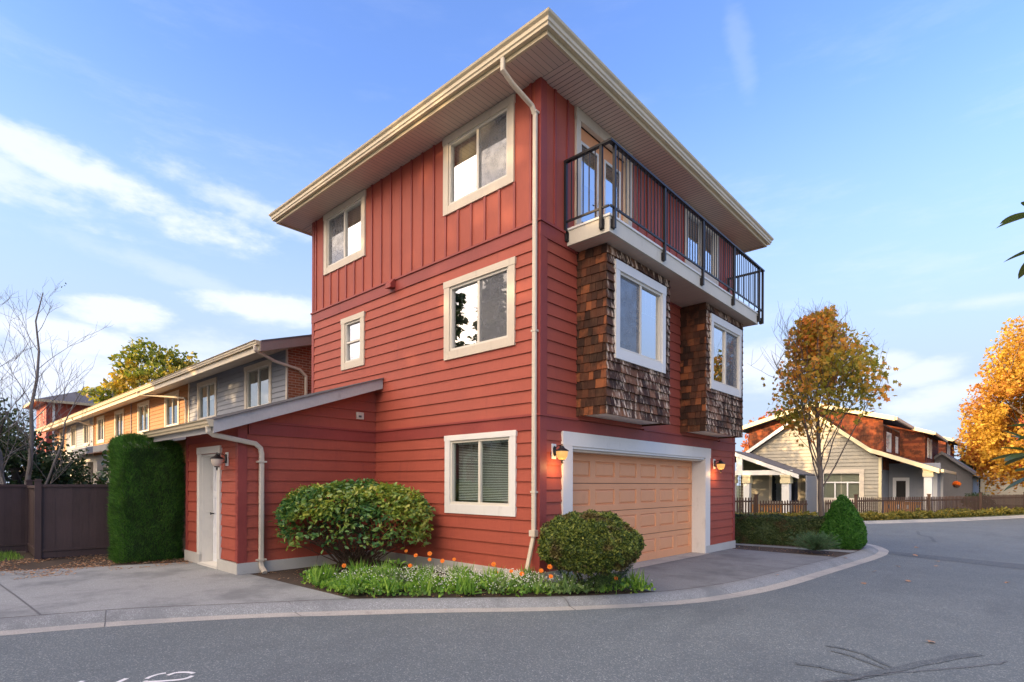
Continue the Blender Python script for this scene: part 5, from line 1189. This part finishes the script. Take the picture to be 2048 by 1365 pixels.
# lower gable rakes: left, right and the long porch slope
m = MB(); lo_ = .35
rake(m, NF, kx(-5.34)-.2, az_-sL*(ax_-kx(-5.34)+.2), ax_, az_, .24, lo_, lo_+.06); m.build('left_rake', M['white'], NH)
m = MB(); rake(m, NF, ax_, az_, kx(.45), az_+sR*(kx(.45)-ax_), .26, lo_, lo_+.06); z_a = az_+sR*(kx(.45)-ax_)
rake(m, NF, kx(.45), z_a, kx(.95), z_a-.18*K, .26, lo_+.001, lo_+.061); z_b = z_a-.18*K; rake(m, NF, kx(.95), z_b, kx(3.15), kz(2.23)-.05, .25, lo_, lo_+.06); m.build('right_rake', M['fascia_yellow'], NH)
m = MB()
for (x0, z0, x1, z1) in ((kx(-5.5), az_-sL*(ax_-kx(-5.5)), ax_, az_), (ax_, az_, kx(.45), z_a), (kx(.45), z_a, kx(.95), z_b), (kx(.95), z_b, kx(3.2), kz(2.22)-.05)):
    L = .84 if x1 < kx(.4) else 9.0
    m.prism([(x0, Yn-lo_, z0+.17), (x1, Yn-lo_, z1+.17), (x1, Yn-lo_, z1+.23), (x0, Yn-lo_, z0+.23)], (0, L, 0))
m.build('porch_roof', M['roofing'], NH)
m = MB(); m.wbox(kx(3.2), kx(3.2)+.13, Yn-lo_, Yn+8.6, kz(2.22)+.02, kz(2.22)+.18); m.build('porch_gutter', M['gutter'], NH)
# right porch
m = MB(); m.wbox(kx(.88), kx(3.0), Yn+2.6, Yn+2.7, -.3, kz(2.75)); m.wbox(kx(.80), kx(.88)-.02, Yn, Yn+2.6, -.3, kz(3)); m.build('porch_wall', M['grey_siding'], NH)
m = MB(); m.wbox(kx(1.05), kx(1.75), Yn+2.55, Yn+2.6, -.1, 2.1); pd = m.build('porch_door', M['doorwhite'], NH)
m = MB(); m.wbox(kx(1.2), kx(1.6), Yn+2.53, Yn+2.55, .6, 1.9); m.build('pane', M['darkroom'], pd)
def column(x, y, w, zt, cap):
    m = MB(); m.wbox(x-w/2, x+w/2, y-w/2, y+w/2, -.3, zt-.5*cap); c = m.build('porch_column', M['white'], NH)
    if cap:
        m = MB(); m.wbox(x-w*.68, x+w*.68, y-w*.68, y+w*.68, zt-.5, zt-.27); m.wbox(x-w*.62, x+w*.62, y-w*.62, y+w*.62, zt-.265, zt-.13); m.wbox(x-w*.7, x+w*.7, y-w*.7, y+w*.7, zt-.125, zt); m.build('capital', M['fascia_yellow'], c)
column(kx(2.72), Yn-.05, .36, kz(2.45), 1)
for y in (1.6, 3.4, 5.2): column(kx(2.85), Yn+y, .22, kz(2.25), 0)
def railing(x0, x1, y, z0, z1):
    m = MB(); m.wbox(x0, x1, y-.05, y+.05, z1-.06, z1); m.wbox(x0, x1, y-.03, y+.03, z0, z0+.06)
    n = max(2, round((x1-x0)/.42)); w = (x1-x0)/n
    F = Frame((0, y, 0), (1, 0, 0), (0, -1, 0))
    for i in range(n):
        a = x0+i*w
        for (p, q, s, tt) in rects(a+.02, a+w-.02, z0+.06, z1-.06, [(a+w*.34, a+w*.66, z1-.42, z1-.18)]): m.box(F, p, q, -.012, .012, s, tt)
    m.build('porch_railing', M['orange_siding'], NH)
railing(kx(1.0), kx(2.5), Yn-.1, -.1, kz(.85))
# left porch
yp = ky(22.5); m = MB(); PF = Frame((0, yp, 0), (1, 0, 0), (0, -1, 0)); pax, paz, psl = kx(-5.25), kz(3.28), .39
rake(m, PF, pax, paz-.14, kx(-2.1), paz-.14-psl*(kx(-2.1)-pax), .24, .0, .06); rake(m, PF, pax-2.2, paz-.14-psl*2.2, pax, paz-.14, .24, .0, .06); m.wbox(pax-2.2, kx(-2.42), yp+.02, yp+.2, kz(2.13), kz(2.37)); m.wbox(kx(-4.98)-.18, kx(-4.98)+.18, yp+.02, yp+.18, kz(2.37), paz-.2); m.build('left_porch_beam', M['white'], NH)
m = MB(); m.prism([(pax-2.3, yp-.05, paz-psl*2.3+.10), (pax, yp-.05, paz+.10), (kx(-2.05), yp-.05, paz-psl*(kx(-2.05)-pax)+.10), (kx(-2.05), yp-.05, paz-psl*(kx(-2.05)-pax)+.17), (pax, yp-.05, paz+.17), (pax-2.3, yp-.05, paz-psl*2.3+.17)], (0, 4.0, 0)); m.build('left_porch_roof', M['roofing'], NH)
column(kx(-2.70), yp+.15, .42, kz(2.13), 1); column(kx(-4.60), yp+.15, .36, kz(2.13), 1); column(kx(-5.35), yp+.15, .36, kz(2.13), 1)
railing(kx(-4.4), kx(-2.9), yp+.15, -.1, kz(.62)); railing(kx(-2.4), kx(-2.0), yp+.3, -.1, kz(.62))
m = MB(); m.wbox(kx(-1.95)-.08, kx(-1.95), yp+1.0, Yn, -.3, kz(2.1)); m.build('left_porch_side', M['grey_siding'], NH)
m = MB()
x0, x1 = kx(-5.12), kx(-4.86)
for i in range(12): m.wbox(x0, x1, yp+.5, yp+.52, .15+i*.19, .18+i*.19)
for i in range(3): m.wbox(x0+(x1-x0)*i/2-.015, x0+(x1-x0)*i/2+.015, yp+.48, yp+.5, -.1, 2.4)
m.build('trellis', M['picket'], NH)
m = MB(); m.wbox(kx(-1.97), kx(-1.90), Yn-.12, Yn-.03, -.1, kz(2.1)); m.build('downpipe', M['cream'], NH)
m = MB(); m.wbox(kx(-5.5), kx(.7), Yn+1.2, Yn+9, -.3, kz(3.2)); m.build('inner_wall', M['darkroom'], NH)

def gable_unit(name, cx_, cy_, wd, dp_, zw, rise, wallm, rakem, label, wins_=True, lowz=-.2, oh=.5):
    t = thing(name, (cx_, cy_, 0), label, 'house'); F = Frame((0, cy_, 0), (1, 0, 0), (0, -1, 0)); x0, x1 = cx_-wd/2, cx_+wd/2; s = rise/(wd/2)
    m = MB(); lap(m, F, x0, x1, lowz, zw+rise, .2, [], [(-s, 1, zw+rise-s*cx_), (s, 1, zw+rise+s*cx_)], joints=False)
    Fs = Frame((x1, 0, 0), (0, 1, 0), (1, 0, 0)); lap(m, Fs, cy_, cy_+dp_, lowz, zw, .2, joints=False); backing(m, Fs, cy_, cy_+dp_, lowz, zw, []); m.wbox(x0, x0+.05, cy_, cy_+dp_, lowz, zw); m.build('wall', M[wallm], t)
    m = MB()
    for sg in (-1, 1):
        xe = cx_+sg*(wd/2+oh); ze = zw-s*oh
        m.prism([(cx_, cy_-oh+.07, zw+rise+.02), (xe, cy_-oh+.07, ze+.02), (xe, cy_-oh+.07, ze+.18), (cx_, cy_-oh+.07, zw+rise+.18)], (0, dp_+oh, 0))
    m.build('roof', M['roofing'], t); m = MB()
    for sg in (-1, 1):
        xe = cx_+sg*(wd/2+oh); ze = zw-s*oh; m.prism([(cx_, cy_-oh, zw+rise-.04), (xe, cy_-oh, ze-.04), (xe, cy_-oh, ze+.2), (cx_, cy_-oh, zw+rise+.2)], (0, .06, 0))
    m.wbox(x1+oh, x1+oh+.12, cy_-oh, cy_+dp_, zw-s*oh+.0, zw-s*oh+.16); m.build('rake_board', M[rakem], t)
    if wins_:
        for k in (.9, 2.6): window(t, Fs, cy_+k, cy_+k+.9, zw-1.7, zw-.3, trim=.12, tm='white', style='hung', screen=None, simple=True, n0=.03)
    return t
gable_unit('shingled_house', -1.9, 41.0, 6.0, 9, 5.30, 1.1, 'shake_red', 'fascia_yellow', 'second red-brown shingled house with pale rake just beyond the tan house')
gable_unit('shingled_house', -2.9, 54.0, 8.4, 9, 5.6, 1.3, 'shake_red', 'gutter', 'third shingled house whose roof edge shows farthest right of the pale rakes')
gable_unit('dark_cottage', 1.6, 47.0, 3.6, 10, 2.55, 1.5, 'grey_siding', 'grey_siding', 'low grey house with dark slate roof right of the tan house porch', False)
gable_unit('grey_cottage', 4.9, 60.0, 3.0, 6, 2.4, 1.2, 'tan_siding', 'white', 'small far pale cottage under the golden maple', False)

# ------------------------------------------------------------------ picket fences across the street
def picket_fence(pts, posts, h, label, base=-.09):
    t = thing('picket_fence', (pts[0][0], pts[0][1], base), label, 'fence', 'picket fences across the street')
    m = MB(); acc = 0; rr = random.Random(3); PL = smooth(pts, 6)
    rail = MB(); rail2 = MB(); nxt = 0
    for (ax, ay), (bx, by) in zip(PL, PL[1:]):
        L = math.hypot(bx-ax, by-ay); U = Vector(((bx-ax)/L, (by-ay)/L, 0)); F = Frame((ax, ay, base), U, (U.y, -U.x, 0))
        rail.box(F, 0, L, -.05, -.012, h-.24, h-.16); rail2.box(F, 0, L, -.05, -.012, .18, .26)
        while nxt < acc+L:
            u = nxt-acc; hh = h+rr.uniform(-.015, .015)
            m.prism([F.p(u-.036, 0, .06), F.p(u+.036, 0, .06), F.p(u+.036, 0, hh-.05), F.p(u, 0, hh), F.p(u-.036, 0, hh-.05)], F.N*.02); nxt += .145
        acc += L
    m.build('pickets', M['picket'], t); rail.build('rail', M['picket'], t); rail2.build('rail', M['picket'], t)
    for (x, y) in posts:
        m = MB(); m.wbox(x-.07, x+.07, y-.07, y+.07, base-.1, base+h+.10); m.wbox(x-.09, x+.09, y-.09, y+.09, base+h+.10, base+h+.14); m.build('post', M['picket'], t)
    return t
picket_fence([(-5.2, 18.6), (-4.4, 19.3), (-3.4, 20.5)], [(-3.45, 20.5)], 1.13, 'brown picket fence section in front of the left porch')
picket_fence([(-3.3, 20.65), (-2.5, 21.7), (-1.75, 22.7)], [], .98, 'lower stepped picket section ending at the young maple')
picket_fence([(-1.15, 23.5), (-.66, 24.35), (-.2, 25.2)], [], 1.0, 'short picket section partly hidden behind the cone shrub')
picket_fence([(-.15, 25.3), (.9, 27.3), (2.45, 30.5), (4.2, 35.0)], [(-.18, 25.2), (2.3, 30.2)], 1.12, 'long brown picket fence running along the verge in front of the right porch')
picket_fence([(4.3, 35.2), (5.4, 38.0), (7.2, 43.0), (9.5, 50)], [(4.25, 35.1), (6.2, 40.3)], 1.18, 'weathered picket fence continuing right below the golden maple')
def verge(name, pts, w, h, n, label, seed):
    r = np.random.default_rng(seed); PL = smooth(pts, 6); A_ = np.array(PL); i = r.integers(0, len(A_)-1, n); f = r.uniform(size=n)[:, None]
    P = A_[i]*(1-f)+A_[i+1]*f; P = P+r.uniform(-w/2, w/2, (n, 2)); P = np.c_[P, -.09+r.uniform(0, 1, n)**.7*h*(.75+.35*lump(np.c_[P*1.5, np.zeros(n)], 1, 3))]
    o = leaves(name, P, .12, M['lf_strip'], None, None, seed=seed, up=.2); tag(o, label, 'verge plants', kind='stuff')
verge('verge_plants', [(-.6, 23.6), (.55, 25.5), (1.9, 28.6), (3.3, 31.8), (4.9, 36), (6.6, 41), (9.3, 48)], .7, .42, 9000, 'low yellow-green planting between the picket fence and the far kerb', 51)
verge('verge_plants', [(-6.2, 17.2), (-4.6, 18.4), (-2.9, 20.4), (-1.4, 22.5)], .6, .45, 3500, 'low green planting at the foot of the left picket section', 52)

# ------------------------------------------------------------------ trees across the street
leafy_tree('golden_maple', (7.2, 41.9, -.2), 4.2, 12.6, 6.3, 38000, .175, 'lf_gold', 'bark', 'huge golden orange maple filling the right edge', 71, templ='lobed', cut=-.22, lumpy=.26, limbs=16, r0=.32, shell=.45)
leafy_tree('red_maple', (5.2, 62.0, -.2), 2.8, 9.3, 5.5, 5000, .38, 'lf_redmaple', 'bark', 'small dark red tree just left of the golden maple', 72, cut=-.3)
leafy_tree('evergreen_tree', (4.4, 68.0, -.2), 3.4, 7.2, 3.6, 5000, .4, 'lf_dark', 'bark', 'dark green tree beyond the far cottages', 73, cut=-.5)
leafy_tree('evergreen_tree', (9.0, 66.0, -.2), 5.0, 7.0, 2.6, 7000, .45, 'lf_dark', 'bark', 'dark evergreen mass in the shade below the golden maple', 74, cut=-.8)
leafy_tree('orange_tree', (-11.5, 52.0, -.2), 3.6, 9.4, 6.2, 5000, .34, 'lf_redmaple', 'bark', 'orange tree showing in the gap right of the red house wall', 75, cut=-.3)
leafy_tree('garden_shrub', (4.0, 37.2, -.1), .8, 1.25, .7, 2500, .09, 'lf_dark', 'twig', 'rounded dark shrub behind the fence right of the porch posts', 76, cut=-.8)
t = thing('hanging_basket', (3.1, 36.2, 0), 'small bright red hanging basket right of the porch posts', 'basket'); P, Nn = dome(400, (3.1, 36.2, 1.72), (.17, .17, .14), -1, 77, .1)
leaves('flowers', P, .09, M['fl_orange'], t, Nn, seed=77); m = MB(); m.lathe([(0, -.22), (.14, -.18), (.19, -.02), (.0, -.02)], (3.1, 36.2, 1.70), 12); m.build('bowl', M['picket'], t); m = MB(); m.tube([(3.1, 36.2, 1.7), (3.1, 36.2, 2.3)], .008, 4); m.build('hanger', M['black'], t)

# ------------------------------------------------------------------ rhododendron beside the camera
t = thing('rhododendron', (6.45, -5.2, 0), 'large leaved rhododendron branches reaching in at the right edge near the camera', 'shrub')
def whorl(c, tilt, n, L, seed):
    rr = random.Random(seed); V = []; F_ = []
    c = Vector(c)
    for i in range(n):
        a = i*2.4+rr.uniform(-.2, .2); el = rr.uniform(-.35, .35); d = Vector((math.cos(a)*math.cos(el), math.sin(a)*math.cos(el), math.sin(el)+tilt)).normalized(); s = d.cross(Vector((0, 0, 1))).normalized(); u = s.cross(d)
        Lx = L*rr.uniform(.8, 1.15); W_ = Lx*.21; b = len(V); K_ = 8
        for k in range(K_+1):
            f = k/K_; w = W_*math.sin(PI*min(1, .06+f*.94))**.75; c0 = c+d*(.01+Lx*f)-Vector((0, 0, 1))*.12*Lx*f*f
            V += [tuple(c0-s*w+u*w*.3), tuple(c0), tuple(c0+s*w+u*w*.3)]
        for k in range(K_):
            for j in (0, 1): F_.append((b+k*3+j, b+k*3+j+1, b+(k+1)*3+j+1, b+(k+1)*3+j))
    return V, F_
def add_whorls(name, lst):
    V = []; F_ = []
    for i, (c, tilt, n, L) in enumerate(lst):
        v, f = whorl(c, tilt, n, L, i+5); b = len(V); V += v; F_ += [tuple(x+b for x in q) for q in f]
    np_mesh(name, V, F_, M['lf_rhodo'], t, True)
add_whorls('foliage', [((5.722, -4.77, 2.40), .1, 9, .095), ((5.730, -4.78, 2.30), -.1, 8, .090), ((5.90, -4.85, 2.45), .2, 9, .13), ((5.715, -4.80, 1.735), .1, 11, .10), ((5.76, -4.86, 1.79), .3, 9, .11), ((5.735, -4.72, 1.69), -.1, 9, .095), ((5.70, -4.78, 1.765), .5, 6, .07), ((6.1, -5.0, 2.0), .2, 10, .14), ((6.2, -4.9, 2.6), .2, 10, .14), ((6.4, -5.1, 1.5), .1, 10, .14), ((6.15, -4.8, 1.2), .1, 10, .14)])
m = MB()
for c in ((5.728, -4.77, 2.38), (5.735, -4.78, 2.30), (5.90, -4.85, 2.45), (5.715, -4.80, 1.735), (5.76, -4.86, 1.79), (5.735, -4.72, 1.69), (5.70, -4.78, 1.765), (6.1, -5.0, 2.0), (6.2, -4.9, 2.6), (6.4, -5.1, 1.5), (6.15, -4.8, 1.2)):
    c = Vector(c); b = Vector((6.5, -5.2, -.15)); m.tube([b, b.lerp(c, .5)+Vector((.12, -.05, .1)), c], [.02, .012, .004], 6)
m.build('stems', M['twig'], t)

# ------------------------------------------------------------------ tall conifers on the near side of the street; the window panes mirror them and they shade the scene
def conifer(x, y, h, R, label, seed):
    t = thing('tall_conifer', (x, y, -.3), label, 'tree', 'conifers across the road'); r = np.random.default_rng(seed)
    m = MB(); m.tube([(x, y, -.3), (x, y, h*.5), (x, y, h)], [.28, .16, .02], 8); m.build('trunk', M['bark'], t)
    Ps = []; D1 = []
    nb = int(h*13)
    for i in range(nb):
        f = (i+.5)/nb; z = h*(.08+.90*f); L = R*(1-f)**.8*r.uniform(.7, 1.1)+.15; a = r.uniform(0, 2*PI); k = int(20+36*(1-f)); s = r.uniform(.1, 1, k)
        d = np.array([math.cos(a), math.sin(a), -.18]); P = np.array([x, y, z])+np.outer(s*L, d)+r.normal(size=(k, 3))*np.array([.12, .12, .07])*(.4+L*.3); Ps.append(P); D1.append(np.tile(d+np.array([0, 0, -.3]), (k, 1)))
    D1 = np.vstack(D1); D1 /= np.linalg.norm(D1, axis=1)[:, None]
    leaves('crown', np.vstack(Ps), .42, M['lf_dark'], t, None, seed=seed, dirs=D1, dirw=.6)
for i, (x, y, h, R_) in enumerate(((-15.0, 16.0, 9.5, 2.6), (-11.2, 13.6, 9.0, 2.5), (-8.6, 17.0, 9.5, 2.3))):  # unseen trees added behind the house to cast patchy shade across the street
    leafy_tree('broadleaf_tree', (x, y, -.3), R_, h, 5.6, 5200, .24, 'lf_yg', 'bark', ['autumn tree in the yard behind the row end, hidden by the house', 'autumn tree directly behind the red house, hidden by it', 'autumn tree beside the side street, hidden behind the red house'][i], 90+i, cut=-.2)
CF = [(-24.0, -23.5, 15.0, 3.2), (-19.0, -24.0, 16.0, 3.4), (-14.6, -28.6, 17.5, 3.6), (-10.2, -29.0, 16.5, 3.6), (-6.0, -32.5, 17.5, 3.7), (-1.4, -33.5, 17.0, 3.7), (-26.5, -21.0, 15.5, 3.1), (-21.5, -25.5, 16.5, 3.4), (-17.3, -26.6, 17.0, 3.5), (-12.8, -30.5, 16.2, 3.6), (-8.2, -31.0, 17.5, 3.6), (-3.6, -35.0, 16.0, 3.8), (1.2, -36.5, 17.0, 3.8), (-10.5, -24.0, 13.0, 3.2), (-15.0, -20.5, 10.5, 2.8), (-5.5, -27.0, 13.5, 3.4), (-19.5, -19.5, 9.0, 2.6), (0.5, -29.0, 12.5, 3.4)]
for i, (x, y, h, R) in enumerate(CF): conifer(x, y, h+4.0, R*1.15, 'dark conifer across the road, mirrored in the window panes', 100+i)
